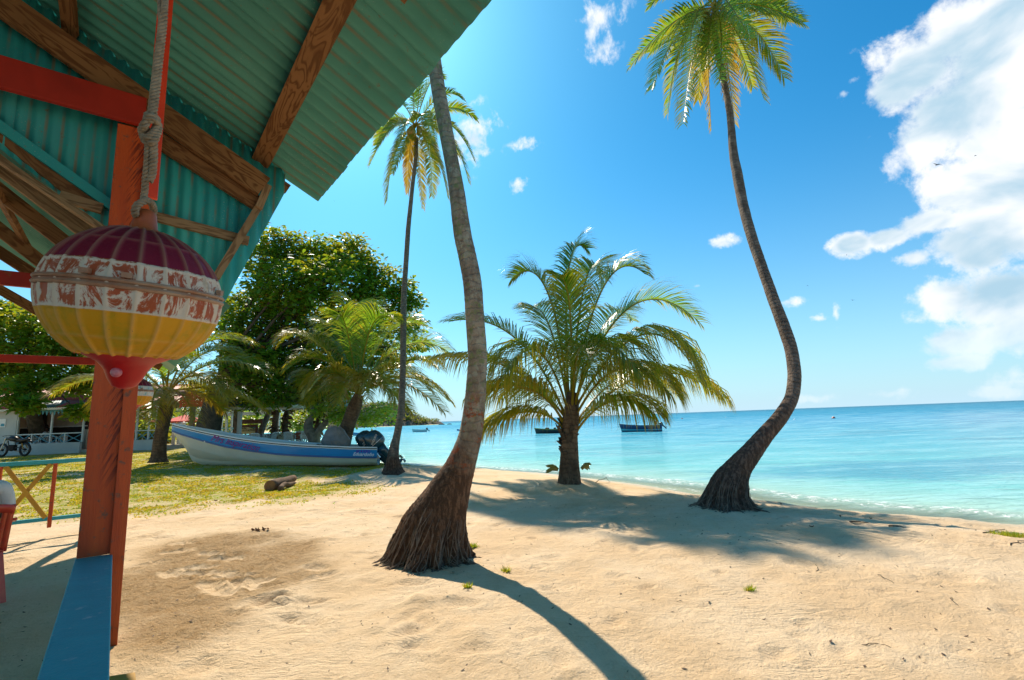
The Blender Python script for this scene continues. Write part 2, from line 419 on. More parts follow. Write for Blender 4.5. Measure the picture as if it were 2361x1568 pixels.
rp = on_ground(485, 1312)
FOOT = [on_ground(*q) for q in ((375,1240),(418,1253),(412,1273),(486,1279),(455,1310),(465,1325),(530,1328),(545,1330),(485,1352),(625,1395),(655,1430),(560,1352),(520,1290),(350,1300),(395,1325),(510,1365),(575,1340),(590,1345),(610,1383),(640,1378),(600,1390),(725,1310),(740,1330),(700,1390),(720,1440),(690,1430),(955,1345),(955,1455),(1060,1390))]
FOOT_A = [rng.uniform(-.6, .9) for _ in FOOT]
def grass_mask(x, y):
    n = fbm(x*.45, y*.45, 21, 4); n2 = fbm(x*2.2, y*2.2, 31, 3)
    edge = np.minimum((y-8.0-(x+6.5)*.10)/1.6, (-x-2.7-(y-9)*.13)/1.6)
    m = sstep(edge+(n-.5)*2.2, -.1, 1.1)*sstep(n2*.6+n*.5, .30, .56)
    p = on_ground(2335, 1236)
    return m
def sand_z(x, y, sd):
    z = land(x, y, sd)
    # raked darker patch beside the shelter
    ex = (x-rp.x)/1.2+(y-rp.y)*.28; ey = (y-rp.y)/1.9; ed = np.sqrt(ex**2+ey**2)+(fbm(x*1.6, y*1.6, 41, 3)-.5)*.8
    rake = 1-sstep(ed, .60, 1.15)
    nf = fbm(x*26, y*26, 61, 2)
    z = z + rake*((nf-.5)*.045+(fbm(x*9, y*9, 63, 2)-.5)*.035)
    foot = np.zeros_like(x)
    for p, a in zip(FOOT, FOOT_A):
        dx_, dy_ = x-p.x, y-p.y; u = dx_*math.cos(a)+dy_*math.sin(a); v = -dx_*math.sin(a)+dy_*math.cos(a)
        q = (u/.15)**2+(v/.072)**2 + (fbm(x*14, y*14, 71, 2)-.5)*.9
        k = np.exp(-np.clip(q, 0, 9)**1.6*.7); foot = np.maximum(foot, k)
        z = z - .026*k + .014*np.exp(-(np.sqrt(np.clip(q, 0, 99))-1.45)**2*6)
    rake = rake*(1-.9*sstep(foot, .10, .35))
    q_ = np.random.RandomState(77)
    for _k in range(420):     # trodden dimples all over the dry sand
        cx = q_.uniform(-6.5, 7.5); cy = q_.uniform(1.8, 10.5); r_ = q_.uniform(.05, .13); a = q_.uniform(0, 3.14); sel = np.where((np.abs(x-cx) < .45) & (np.abs(y-cy) < .45))[0]
        if not len(sel): continue
        dx_ = x[sel]-cx; dy_ = y[sel]-cy; u = (dx_*math.cos(a)+dy_*math.sin(a))/r_; v = (-dx_*math.sin(a)+dy_*math.cos(a))/(r_*q_.uniform(.4, .9)); qq = u*u+v*v
        z[sel] += q_.uniform(.3, 1)*(-.028*np.exp(-qq)+.013*np.exp(-(np.sqrt(qq)-1.6)**2*3))
    # tread prints left by barefoot walkers and a rake elsewhere
    for (px, py, r, ang, fr) in ((1860,1300,.34,.35,26), (1900,1365,.30,.15,30), (420,1500,.45,1.2,20), (520,1490,.3,.9,22), (1300,1500,.6,.2,14), (2120,1330,.5,.1,15), (1960,1500,.6,.3,13)):
        p = on_ground(px, py); dx_, dy_ = x-p.x, y-p.y
        u = dx_*math.cos(ang)+dy_*math.sin(ang)
        k = np.exp(-((dx_**2+dy_**2*1.5)/(r*r))**1.5)*(fbm(x*3, y*3, 81, 2) > .42)
        z = z + .0065*k*np.sin(u*fr*6.28/2.2+fbm(x*2, y*2, 8, 2)*5)
    # a hollow and a ridge of dug sand near the stranded boat
    for (px, py, r, h) in ((725,1100,.55,.05),(780,1098,.4,-.06),(800,1103,.5,.05),(970,1385,.18,.03),(985,1395,.12,-.03),(1100,1462,.15,.03)):
        p = on_ground(px, py); z = z + h*np.exp(-((x-p.x)**2+((y-p.y)*1.2)**2)/(r*r))*(.3+1.4*fbm(x*7, y*7, 91, 2))
    wet = 1-sstep(sd, .9, 2.6)
    return z, {'rake': rake, 'grass': grass_mask(x, y), 'wet': wet, 'foot': foot}
ms = bpy.data.materials.new('sand'); ms.use_nodes = True; t = NT(ms.node_tree); b = t.n['Principled BSDF']
co = t.coord('Object')
c = t.mix(t.step(t.noise(co, .9, 6, .6, .3), .36, .66), (.75, .525, .31), (.83, .625, .41))
c = t.mix(t.step(t.noise(co, 14, 5, .7), .50, .75, 0, .32), c, (.50, .33, .18))
c = t.mix(t.step(t.noise(co, 3.2, 6, .7, .8), .62, .76, 0, .42), c, (.45, .30, .16))
c = t.mix(t.math('MULTIPLY', t.attr('rake'), t.step(t.noise(co, 30, 4, .7), .25, .62, .50, .95)), c, (.48, .295, .135))
c = t.mix(t.step(t.noise(co, 75, 3, .8), .45, .72, 0, .30), c, (.42, .26, .13))
c = t.mix(t.step(t.noise(t.mapping(co, (1.2, 5, 1), (0, 0, .3)), 3.0, 6, .75, 1.5), .56, .68, 0, .32), c, (.47, .32, .18))
spk = t.step(t.voro(co, 9.0), .065, .03); spk = t.math('MULTIPLY', spk, t.step(t.noise(co, 1.8, 3), .46, .56))
c = t.mix(t.math('MULTIPLY', spk, .8), c, (.10, .055, .025))
spk2 = t.math('MULTIPLY', t.step(t.voro(t.vec('ADD', co, (5, 3, 0)), 26.0), .16, .08), t.step(t.noise(co, 2.6, 3), .5, .62))
c = t.mix(t.math('MULTIPLY', spk2, .6), c, (.16, .09, .04))
gcol = t.mix(t.step(t.noise(co, 9, 5, .7), .35, .65), (.42, .33, .06), (.24, .28, .025))
c = t.mix(t.math('MULTIPLY', t.attr('grass'), t.step(t.noise(co, 7, 6, .75), .28, .52, 0, .85)), c, gcol)
w = t.attr('wet'); c = t.mix(t.math('MULTIPLY', w, .6), c, (.58, .49, .36))
t.put(b.inputs['Base Color'], c); t.put(b.inputs['Roughness'], t.step(w, 0, 1, .95, .55)); b.inputs['Specular IOR Level'].default_value = .15
h = t.math('ADD', t.math('MULTIPLY', t.noise(co, 22, 8, .72, .4), 1.0), t.math('MULTIPLY', t.noise(co, 5, 5, .6, 1.2), 1.6))
h = t.math('ADD', h, t.math('MULTIPLY', t.math('MULTIPLY', t.noise(t.mapping(co, (1, 4, 1), (0, 0, .35)), 3.5, 3, .5, 2.5), t.step(t.noise(co, .8, 3), .48, .62)), 1.1))
h = t.math('ADD', h, t.math('MULTIPLY', t.math('MULTIPLY', t.attr('rake'), t.noise(co, 38, 4, .8)), 2.4))
t.put(b.inputs['Normal'], t.bump(t.math('ADD', h, t.math('MULTIPLY', t.noise(co, 60, 4, .8), .8)), .9, .024))
xs = grid_coords(-6.2, 6.2, .034, -900, 62, 1.045); ys = grid_coords(1.3, 8.6, .034, -60, 900, 1.035)
sand = grid_mesh('sand', xs, ys, sand_z, None, ms, keep=lambda x, y, sd: sd > -34)
tag(sand, kind='structure')

def water_z(x, y, sd):
    off = -sd
    amp = .012+.05*sstep(off, 5, 60)
    z = ZW + amp*np.sin(x*.9+y*.5+2*fbm(x*.2, y*.2, 7, 2))*(np.hypot(x, y) < 400)
    z = z + .030*np.exp(-((off-1.25-(fbm(x*.6, y*.6, 2, 2)-.5)*1.2)/.28)**2)
    return z, {'off': off+(fbm(x*.5, y*.5, 5, 3)-.5)*.8}
mw = bpy.data.materials.new('sea_water'); mw.use_nodes = True; t = NT(mw.node_tree); b = t.n['Principled BSDF']; out = t.n['Material Output']
co = t.coord('Object'); off = t.attr('off')
lg = t.math('LOGARITHM', t.math('MAXIMUM', t.math('ADD', off, 1.0), .5), 10.0)   # 0 at the edge, 1 at 9 m, 2 at 100 m, 3 at 1 km
lg = t.math('ADD', lg, t.math('MULTIPLY', t.math('SUBTRACT', t.noise(t.mapping(co, (.6, 1.4, 1)), .05, 5, .6), .5), .35))
c = t.ramp(t.math('MULTIPLY', lg, .25), [(0.0, (.58,.60,.44)), (.10, (.42,.66,.54)), (.20, (.17,.57,.55)), (.34, (.05,.39,.50)), (.46, (.015,.25,.42)), (.60, (.005,.19,.34)), (.74, (.002,.13,.25)), (1, (.002,.115,.21))])
# dark weed beds under the clear water
wd = t.math('MULTIPLY', t.step(t.noise(t.mapping(co, (.55, 1.3, 1), (0, 0, .25)), .16, 5, .65, .6), .52, .64), t.math('MULTIPLY', t.step(off, 3.5, 9), t.step(off, 70, 25)))
c = t.mix(t.math('MULTIPLY', wd, .55), c, (.015, .17, .26))
wd2 = t.math('MULTIPLY', t.step(t.noise(t.mapping(co, (.8, 1.6, 1), (0, 0, .25)), .9, 5, .7, .5), .56, .66), t.math('MULTIPLY', t.step(off, 1.5, 3.0), t.step(off, 12, 6)))
c = t.mix(t.math('MULTIPLY', wd2, .45), c, (.10, .27, .22))
pq = at_z(2150, 1078, ZW)
pd_ = t.math('ADD', t.vec('LENGTH', t.vec('MULTIPLY', t.vec('SUBTRACT', co, tuple(pq)), (1/7.5, 1/2.6, 0))), t.math('MULTIPLY', t.math('SUBTRACT', t.noise(t.mapping(co, (.6, 1.6, 1)), .8, 5, .7), .5), 1.6))
c = t.mix(t.step(pd_, 1.15, .55, 0, .62), c, (.012, .24, .40))
dist = t.vec('LENGTH', co); nearf = t.step(dist, 140, 25, .12, 1.0)
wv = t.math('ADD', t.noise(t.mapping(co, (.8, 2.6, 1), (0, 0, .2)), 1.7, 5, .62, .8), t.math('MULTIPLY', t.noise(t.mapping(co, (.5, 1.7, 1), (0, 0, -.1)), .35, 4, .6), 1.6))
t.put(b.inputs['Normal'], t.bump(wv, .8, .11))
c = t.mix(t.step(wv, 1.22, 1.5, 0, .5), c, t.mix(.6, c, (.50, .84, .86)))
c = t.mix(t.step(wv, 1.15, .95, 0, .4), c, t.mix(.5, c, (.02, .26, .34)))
fo = t.math('ADD', off, t.math('MULTIPLY', t.math('SUBTRACT', t.noise(co, 1.1, 5, .65, .5), .5), 1.1))
band = t.math('ADD', t.step(t.math('ABSOLUTE', t.math('SUBTRACT', fo, .18)), .16, .02), t.step(t.math('ABSOLUTE', t.math('SUBTRACT', fo, 1.15)), .42, .05))
foam = t.math('MULTIPLY', t.math('MINIMUM', band, 1.0), t.step(t.noise(co, 7, 6, .8, .4), .48, .60), clamp=True)
c = t.mix(foam, c, (.86, .88, .86))
t.put(b.inputs['Base Color'], c); t.put(b.inputs['Roughness'], t.math('ADD', t.math('MULTIPLY', foam, .5), t.step(dist, 10, 300, .12, .45)))
b.inputs['IOR'].default_value = 1.22; t.put(b.inputs['Specular IOR Level'], t.step(dist, 12, 160, .35, .03))
tp = t.new('ShaderNodeBsdfTransparent'); tp.inputs[0].default_value = (.80, .95, .92, 1)
mx = t.new('ShaderNodeMixShader'); t.put(mx.inputs[0], t.math('MAXIMUM', foam, t.step(off, -.1, 1.9, .30, 1.0)))
t.l.new(tp.outputs[0], mx.inputs[1]); t.l.new(b.outputs[0], mx.inputs[2]); t.l.new(mx.outputs[0], out.inputs[0])
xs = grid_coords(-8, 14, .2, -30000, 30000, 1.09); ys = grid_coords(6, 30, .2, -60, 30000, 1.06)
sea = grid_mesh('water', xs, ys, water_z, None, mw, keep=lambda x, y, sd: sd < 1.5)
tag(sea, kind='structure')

def tri_mesh_(name, V, material):
    n = len(V); me = bpy.data.meshes.new(name); k = V.shape[1]
    me.vertices.add(n*k); me.vertices.foreach_set('co', V.ravel()); me.loops.add(n*k); me.loops.foreach_set('vertex_index', np.arange(n*k, dtype=np.int32))
    me.polygons.add(n); me.polygons.foreach_set('loop_start', np.arange(n, dtype=np.int32)*k)
    me.update(calc_edges=True); me.materials.append(material); o = bpy.data.objects.new(name, me); link(o); return o
# small dark bits of leaf, husk and weed scattered over the sand
dr = np.random.RandomState(9); n = 2600; dxp = dr.uniform(-5.5, 11, n); dyp = dr.uniform(1.8, 12, n); dsd = shore_dist(dxp, dyp)
ok = (fbm(dxp*.8, dyp*.8, 15, 3) > .44) & (dsd > 1.2); dxp, dyp = dxp[ok], dyp[ok]; n = len(dxp); dzp = sand_z(dxp, dyp, dsd[ok])[0]
da = dr.uniform(0, 6.28, n); dl = dr.uniform(.004, .016, n)*(1+.06*dyp); dw = dl*dr.uniform(.2, .6, n); V = np.zeros((n, 4, 3)); lift = dr.uniform(.002, .008, n)
for j, (a_, b_) in enumerate(((1, 0), (0, 1), (-1, 0), (0, -1))):
    V[:, j] = np.stack([dxp+np.cos(da)*dl*a_-np.sin(da)*dw*b_, dyp+np.sin(da)*dl*a_+np.cos(da)*dw*b_, dzp+.003+lift*(a_ == 1)], 1)
M['litter'] = mat('beach_litter', (.14, .075, .035), .8, (.05, .03, .02), 3, .6)
tag(tri_mesh_('beach_litter', V, M['litter']), kind='stuff', label='small dark scraps of leaf and husk scattered on the sand', cat='litter')
# grass: short blades over the lawn
gb = MB(); gr = np.random.RandomState(5)
n = 320000; gx = gr.uniform(-24, -2.2, n); gy = gr.uniform(7.2, 24, n)
gm = grass_mask(gx, gy)*(gr.rand(n) < np.clip(1.6-gy/17, .25, 1)); cl = fbm(gx*3, gy*3, 55, 3)
ok = (gm*sstep(cl, .32, .6) > gr.rand(n)*.9); gx = gx[ok]; gy = gy[ok]; gzv = land(gx, gy)
n = len(gx); hh = gr.uniform(.012, .032, n); aa = gr.uniform(0, 6.283, n); ww = gr.uniform(.008, .018, n)*(1+gy/18); ln = gr.uniform(-.03, .03, (n, 2))
V = np.zeros((n, 3, 3)); ca_, sa_ = np.cos(aa)*ww, np.sin(aa)*ww
V[:, 0] = np.stack([gx-ca_, gy-sa_, gzv-.004], 1); V[:, 1] = np.stack([gx+ca_, gy+sa_, gzv-.004], 1); V[:, 2] = np.stack([gx+ln[:, 0], gy+ln[:, 1], gzv+hh], 1)
tt = np.repeat(np.clip(.15+cl[ok]*.9-.25+gr.uniform(-.2, .2, n), 0, .8), 3)
def tri_mesh(name, V, tint, material):
    n = len(V); me = bpy.data.meshes.new(name); k = V.shape[1]
    me.vertices.add(n*k); me.vertices.foreach_set('co', V.ravel()); me.loops.add(n*k); me.loops.foreach_set('vertex_index', np.arange(n*k, dtype=np.int32))
    me.polygons.add(n); me.polygons.foreach_set('loop_start', np.arange(n, dtype=np.int32)*k)
    A = me.attributes.new('tint', 'FLOAT', 'POINT'); A.data.foreach_set('value', tint.astype(np.float32))
    me.update(calc_edges=True); me.materials.append(material); o = bpy.data.objects.new(name, me); link(o); return o
M['grass'] = leafmat('grass_blade', (.16, .27, .015), (.46, .38, .05), .45, .6, .2)
tag(tri_mesh('grass', V, tt, M['grass']), kind='stuff', label='thin yellow green grass growing in patches over the sand', cat='grass')
def tuft(px, py, r, n, label, g=None):
    p = on_ground(px, py); q = np.random.RandomState(int(px)); x = p.x+q.normal(0, r, n)*1.5; y = p.y+q.normal(0, r, n); z = land(x, y)
    h_ = q.uniform(.02, .055, n); a = q.uniform(0, 6.28, n); V = np.zeros((n, 3, 3))
    V[:, 0] = np.stack([x-.006*np.cos(a), y-.006*np.sin(a), z-.01], 1); V[:, 1] = np.stack([x+.006*np.cos(a), y+.006*np.sin(a), z-.01], 1)
    V[:, 2] = np.stack([x+q.uniform(-.05, .05, n), y+q.uniform(-.05, .05, n), z+h_], 1)
    tag(tri_mesh('grass_tuft', V-np.array([p.x, p.y, p.z]), np.repeat(q.uniform(0, .6, n), 3), M['grass']), label, 'plant', g).location = p
tuft(2336, 1236, .06, 500, 'low green grass clump on the sand at the right edge')
tuft(1078, 1355, .008, 60, 'tiny green sprout on the bare sand below the trunk shadow', 'sprouts in the sand')
tuft(1168, 1318, .010, 70, 'tiny sprout in the sand left of where the trunk shadow bends', 'sprouts in the sand')
tuft(1092, 1262, .018, 120, 'small grass sprouts at the foot of the big leaning palm', 'sprouts in the sand')
tuft(1728, 1362, .010, 60, 'tiny green sprout alone on the open sand at right', 'sprouts in the sand')
# ------------------------------------------------------------------ coconut palms
def bez(P, t):
    a, b_, c_, d_ = P; s = 1-t
    return a*(s**3)+b_*(3*s*s*t)+c_*(3*s*t*t)+d_*(t**3)
def bezt(P, t):
    a, b_, c_, d_ = P; s = 1-t
    return ((b_-a)*(3*s*s)+(c_-b_)*(6*s*t)+(d_-c_)*(3*t*t)).normalized()
Z = Vector((0, 0, 1))
def frond(parent, P, L, n=64, tint=.15, hang=.35, start=.2, w=.020, dry=False, rr=.022, seg=3, rnd=None):
    r = rnd or rng
    mb = MB(); N_ = 22
    pts = [bez(P, i/N_) for i in range(N_+1)]
    mb.tube(pts, [rr*(1-i/N_)**.8*(1.8 if i == 0 else 1.0)+.003 for i in range(N_+1)], 5, True, tint=min(1, .50+tint*.3))
    H = (P[3]-P[0]); H.z = 0
    if H.length < .15: H = Vector((math.cos(r.uniform(0, 6)), math.sin(r.uniform(0, 6)), 0))
    H.normalize(); S0 = H.cross(Z)
    twist = r.uniform(-.25, .25)
    for i in range(n):
        t = start+(1-start)*((i+.5)/n)**.92
        T = bezt(P, min(t, .995)); p = bez(P, t)
        S = (S0-T*S0.dot(T)).normalized(); Nn = S.cross(T)
        if Nn.z < 0 and T.z < .9: Nn = -Nn
        prof = min(1, .55+(t-start)*2.2)*(1-.62*max(0, (t-.55)/.45)**1.6)
        for sg in (-1, 1):
            if r.random() < .035: continue
            tw = twist+r.uniform(-.10, .10)
            s = S*sg; a = math.radians(32+26*t+r.uniform(-7, 7))
            v = (s*math.cos(a)+T*math.sin(a)+Nn*(.30+tw*sg)).normalized()
            l = L*prof*r.uniform(.86, 1.08); g = hang*r.uniform(.7, 1.35)
            q = p.copy(); wd = w*(.65+.35*prof)*r.uniform(.8, 1.15); vs = []; ti = []
            tt_ = tint+r.uniform(-.12, .12)+(.25 if r.random() < .06 else 0)
            for k in range(seg):
                side = (T-v*T.dot(v)); side = side.normalized() if side.length > 1e-3 else Nn
                ww_ = wd*(.6, 1.0, .72)[k] if seg == 3 else wd*(.8, .9)[k]
                vs += [q-side*ww_, q+side*ww_]; ti += [max(0, tt_+.10*k)]*2
                q = q+v*(l/seg); v = (v-Z*g*(.5+.6*k)).normalized()
            vs.append(q); ti.append(max(0, tt_+.30)); m = 2*seg
            mb.add(vs, [(2*k, 2*k+1, 2*k+3, 2*k+2) for k in range(seg-1)]+[(m-2, m-1, m)], tint=ti)
    return mb.build('frond', M['palm_dry' if dry else 'palm'], parent)
def frond_px(parent, s, c, e, Y0, dY, L, **kw):
    A = at_y(*s, Y0); C = at_y(*c, Y0+.45*dY); E = at_y(*e, Y0+dY)
    return frond(parent, (A, A+(C-A)*.667, E+(C-E)*.667, E), L, **kw)
def frond_ae(parent, A, az_, el_, ln, L, droop=.5, **kw):
    h = Vector((math.cos(az_), math.sin(az_), 0)); a = Vector(A)
    d0 = h*math.cos(el_)+Z*math.sin(el_)
    p1 = a+d0*ln*.42; p2 = p1+(h*.8+Z*(math.sin(el_)*.9-droop*.55)).normalized()*ln*.36
    p3 = p2+(h*.62+Z*(math.sin(el_)*.5-droop*1.5)).normalized()*ln*.34
    return frond(parent, (a, p1, p2, p3), L, **kw)

def trunk_mat(name, c1, c2, ring=.075, lich=0, base=(.05, .028, .018), baseh=1.3, ringc=(.07, .05, .035), orange=False):
    m = bpy.data.materials.new(name); m.use_nodes = True; t = NT(m.node_tree); b = t.n['Principled BSDF']; co = t.coord('Object')
    ln = t.attr('len'); n1 = t.noise(co, 5, 5, .65)
    ph = t.math('FRACT', t.math('ADD', t.math('DIVIDE', ln, ring), t.math('MULTIPLY', n1, 2.6)))
    rg = t.step(t.math('ABSOLUTE', t.math('SUBTRACT', ph, .5)), .30, .48)
    c = t.mix(t.step(t.noise(t.mapping(co, (1, 1, .5)), 7, 6, .7), .36, .64), c1, c2)
    c = t.mix(t.math('MULTIPLY', rg, .28 if lich else .45), c, ringc)
    bs = t.step(t.math('ADD', ln, t.math('MULTIPLY', t.math('SUBTRACT', t.noise(co, 3.5, 5, .65), .5), 1.7)), baseh*1.15, baseh*.6)
    c = t.mix(bs, c, t.mix(t.step(t.noise(t.mapping(co, (3, 3, .8)), 9, 5, .7), .45, .62), base, tuple(x*2.4 for x in base)))
    fibre = t.math('MULTIPLY', t.step(ln, .75, .1), t.step(t.noise(t.mapping(co, (5, 5, .7)), 12, 4, .7), .56, .66))
    c = t.mix(fibre, c, (.17, .12, .085))
    if lich:
        v = t.voro(t.vec('ADD', co, t.vec('MULTIPLY', t.noise(co, 12, 3, .6, out='Color'), (.05, .05, .05))), 11.0)
        lz = t.math('MULTIPLY', t.step(v, .42, .30), t.step(t.noise(co, 2.6, 3), .38, .50))
        lz2 = t.math('MULTIPLY', t.step(t.noise(co, 22, 5, .75), .50, .58), t.step(t.noise(co, 1.9, 3), .36, .50))
        lc = t.mix(t.step(t.noise(co, 6, 2), .45, .55), (.20, .24, .10), (.36, .36, .28))
        c = t.mix(t.math('MULTIPLY', t.math('MAXIMUM', lz, lz2), t.math('MULTIPLY', t.step(ln, baseh*.8, baseh*1.3), .8)), c, lc)
    if orange:
        oz = t.math('MULTIPLY', t.step(t.noise(co, 8, 5, .7), .54, .60), t.math('MULTIPLY', t.step(ln, .95, 1.15), t.step(ln, 1.95, 1.6)))
        c = t.mix(t.math('MULTIPLY', oz, .8), c, (.32, .07, .02))
    t.put(b.inputs['Base Color'], c); b.inputs['Roughness'].default_value = .92; b.inputs['Specular IOR Level'].default_value = .2
    h = t.math('ADD', t.math('MULTIPLY', rg, -.35 if lich else -.7), t.math('MULTIPLY', t.noise(t.mapping(co, (2.2, 2.2, 1)), 16, 6, .7), 1.6))
    h = t.math('ADD', h, t.math('MULTIPLY', t.step(ln, 1.2, .2), t.math('MULTIPLY', t.noise(t.mapping(co, (4, 4, .7)), 14, 4, .7), 2.5)))
    t.put(b.inputs['Normal'], t.bump(h, .9, .022))
    return m
M['trunk_big'] = trunk_mat('lichened_palm_bark', (.36, .30, .225), (.20, .16, .12), .085, 1, baseh=1.45, base=(.085, .046, .026), orange=True)
M['trunk_lean'] = trunk_mat('dark_palm_bark', (.26, .19, .14), (.13, .09, .065), .085, 0, baseh=2.2, base=(.095, .060, .042))
M['trunk_thin'] = trunk_mat('tan_palm_bark', (.26, .19, .115), (.15, .105, .065), .11, 0, baseh=.7, base=(.07, .045, .03))
M['trunk_young'] = trunk_mat('young_palm_bark', (.20, .135, .085), (.10, .065, .042), .10, 0, baseh=.2, base=(.10, .07, .045))
def trunk(parent, pts, mname, sides=26, rings=170, flare=0., ringh=.085, seed=1):
    """pts: (Vector, radius)"""
    A = catmull([(*p, r) for p, r in pts], rings); mb = MB(); vs = []; ln = 0; Ls = []
    r = np.random.RandomState(seed); ph = r.uniform(0, 6.28, 4)
    for i, q in enumerate(A):
        if i: ln += float(np.linalg.norm(A[i][:3]-A[i-1][:3]))
        a0 = A[max(i-1, 0)][:3]; a1 = A[min(i+1, rings-1)][:3]; tg = Vector(a1-a0).normalized()
        flat = max(0, 1-ln/(.55)); tg = (tg*(1-flat)+Z*flat).normalized()
        x = Vector((1, 0, 0)); x = (x-tg*x.dot(tg)).normalized(); y = tg.cross(x)
        ring = 1+(.014 if mname == 'trunk_big' else .028)*(((ln/ringh) % 1)-.5)*min(1, ln/1.0)
        fl = max(0, 1-ln/.9)**1.5
        for k in range(sides):
            an = 2*math.pi*k/sides
            rad = q[3]*ring*(1+.025*math.sin(3*an+ph[0]+ln*2)+.03*math.sin(2*an+ph[1]-ln*1.3)+.012*math.sin(7*an+ln*9))
            rad *= 1+flare*fl*(.10*math.sin(11*an+ph[2]+ln*6)+.08*math.sin(17*an+ph[3]+ln*3)+.07*math.sin(27*an+ph[1]-ln*5)+.12*math.sin(5*an+ph[0]))
            rad *= 1+r.uniform(-.012, .012)
            vs.append(Vector(q[:3])+(x*math.cos(an)+y*math.sin(an))*rad); Ls.append(ln)
    fs = [(i*sides+k, i*sides+(k+1) % sides, (i+1)*sides+(k+1) % sides, (i+1)*sides+k) for i in range(rings-1) for k in range(sides)]
    fs.append(tuple((rings-1)*sides+k for k in range(sides)))
    mb.add(vs, fs, len=Ls); o_ = mb.build('trunk', M[mname], parent, smooth=True)
    if flare >= 1:      # mat of fine exposed roots clinging to the foot
        rm = MB(); rq = random.Random(seed)
        rows = [i for i in range(rings) if Ls[i*sides] < .62]; cen = [Vector(A[i][:3]) for i in rows]
        for _ in range(330):
            k = rq.randrange(sides); top_i = int(len(rows)*rq.random()**1.4); kk = k; P_ = []
            for f in (1, .75, .5, .25, 0):
                i = int(top_i*f); kk = (kk+rq.choice((-1, 0, 0, 1))) % sides; v = vs[i*sides+kk]; n_ = (v-cen[i]); n_.z = 0; n_.normalize(); P_.append(v+n_*rq.uniform(-.002, .012))
            n_ = (P_[-1]-cen[0]); n_.z = 0; n_.normalize(); e = P_[-1]+n_*rq.uniform(.005, .07)+Vector((rq.uniform(-.04, .04), rq.uniform(-.04, .04), 0)); e.z = gz(e.x, e.y)-.012; P_.append(e)
            if P_[-2].z < e.z: P_[-2].z = e.z+.02
            rm.tube(P_, [.002, .004, .0045, .005, .0055, .003], 5)
        rm.build('root', M['root'], parent, smooth=True)
    return o_
def px_trunk(spec):
    """spec rows: px, py, width px, depth"""
    out = []
    for px, py, w, Y in spec:
        p = at_y(px, py, Y); out.append((p, w/2/F*Y*F/math.hypot(F, px-1180)))
    return out
def roots(parent, base, r0, n, rnd, reach=.35):
    mb = MB()
    for i in range(n):
        a = rnd.uniform(0, 6.283); rr = r0*rnd.uniform(.72, 1.02); h = rnd.uniform(.03, .22)*reach/.35
        p0 = base+Vector((math.cos(a)*rr*.80, math.sin(a)*rr*.80, h)); p1 = base+Vector((math.cos(a+.1)*rr*.98, math.sin(a+.1)*rr*.98, h*.4))
        a2 = a+rnd.uniform(-.25, .25); e = rr+rnd.uniform(.0, .14)*reach/.35
        x, y = base.x+math.cos(a2)*e, base.y+math.sin(a2)*e; p2 = Vector((x, y, gz(x, y)-.02))
        mb.tube([p0, p1, (p1+p2)/2+Vector((rnd.uniform(-.01, .01), rnd.uniform(-.01, .01), .01)), p2], [.006, .008, .007, .004], 5)
    mb.build('root', M['root'], parent, smooth=True)
M['root'] = mat('root_fibre', (.30, .225, .16), .95, (.13, .085, .06), 14, .5, .6, 60, .004, .2)
def coconuts(parent, c, n, spread, rnd, r=.11, col='coconut'):
    for i in range(n):
        a = rnd.uniform(0, 6.283); p = Vector(c)+Vector((math.cos(a)*spread, math.sin(a)*spread, rnd.uniform(-.30, .02)))
        mb = MB(); mb.ball(p, r*rnd.uniform(.85, 1.1), 10, 8, (.88, .88, 1.15)); mb.build('coconut', M[col], parent, smooth=True)

# 1 the big leaning palm in the middle
b1 = on_ground(985, 1283); Y1 = b1.y
palm1 = thing('palm_tree', b1, 'thick leaning palm with pale lichen on its trunk and a wide dark root foot', 'palm tree', 'tall coconut palms')
def row(L, Y): return [(a, b_, c, Y if not callable(Y) else Y(b_)) for a, b_, c in L]
sp1 = row([(988,1296,192),(991,1276,172),(998,1240,150),(1008,1205,136),(1024,1165,112),(1040,1125,92),(1062,1075,68),(1083,1010,53),(1094,935,48),(1098,880,45),(1100,815,43),(1094,720,43),(1089,650,43),(1078,590,43),(1067,540,43),(1054,445,39),(1039,360,36),(1016,240,37),(1002,150,36),(996,105,36),(985,20,35),(970,-100,34),(950,-260,33)], Y1)
t1 = px_trunk(sp1); t1[0] = (Vector((t1[0][0].x, t1[0][0].y, gz(t1[0][0].x, t1[0][0].y)-.08)), t1[0][1])
last = t1[-1][0]; t1.append((last+Vector((-.35, .1, 1.4)), .085*1.2)); t1.append((last+Vector((-.8, .1, 2.8)), .11))
trunk(palm1, t1, 'trunk_big', 72, 340, flare=1.0, seed=3)
top = t1[-1][0]; rr = random.Random(11)
for i in range(19):
    frond_ae(palm1, top, i*2.399, math.radians(rr.uniform(-35, 65)), rr.uniform(2.7, 3.4), .62, .55, n=34, w=.026, hang=.5, tint=rr.uniform(.0, .4), rnd=rr, seg=2)
coconuts(palm1, top, 6, .22, rr)

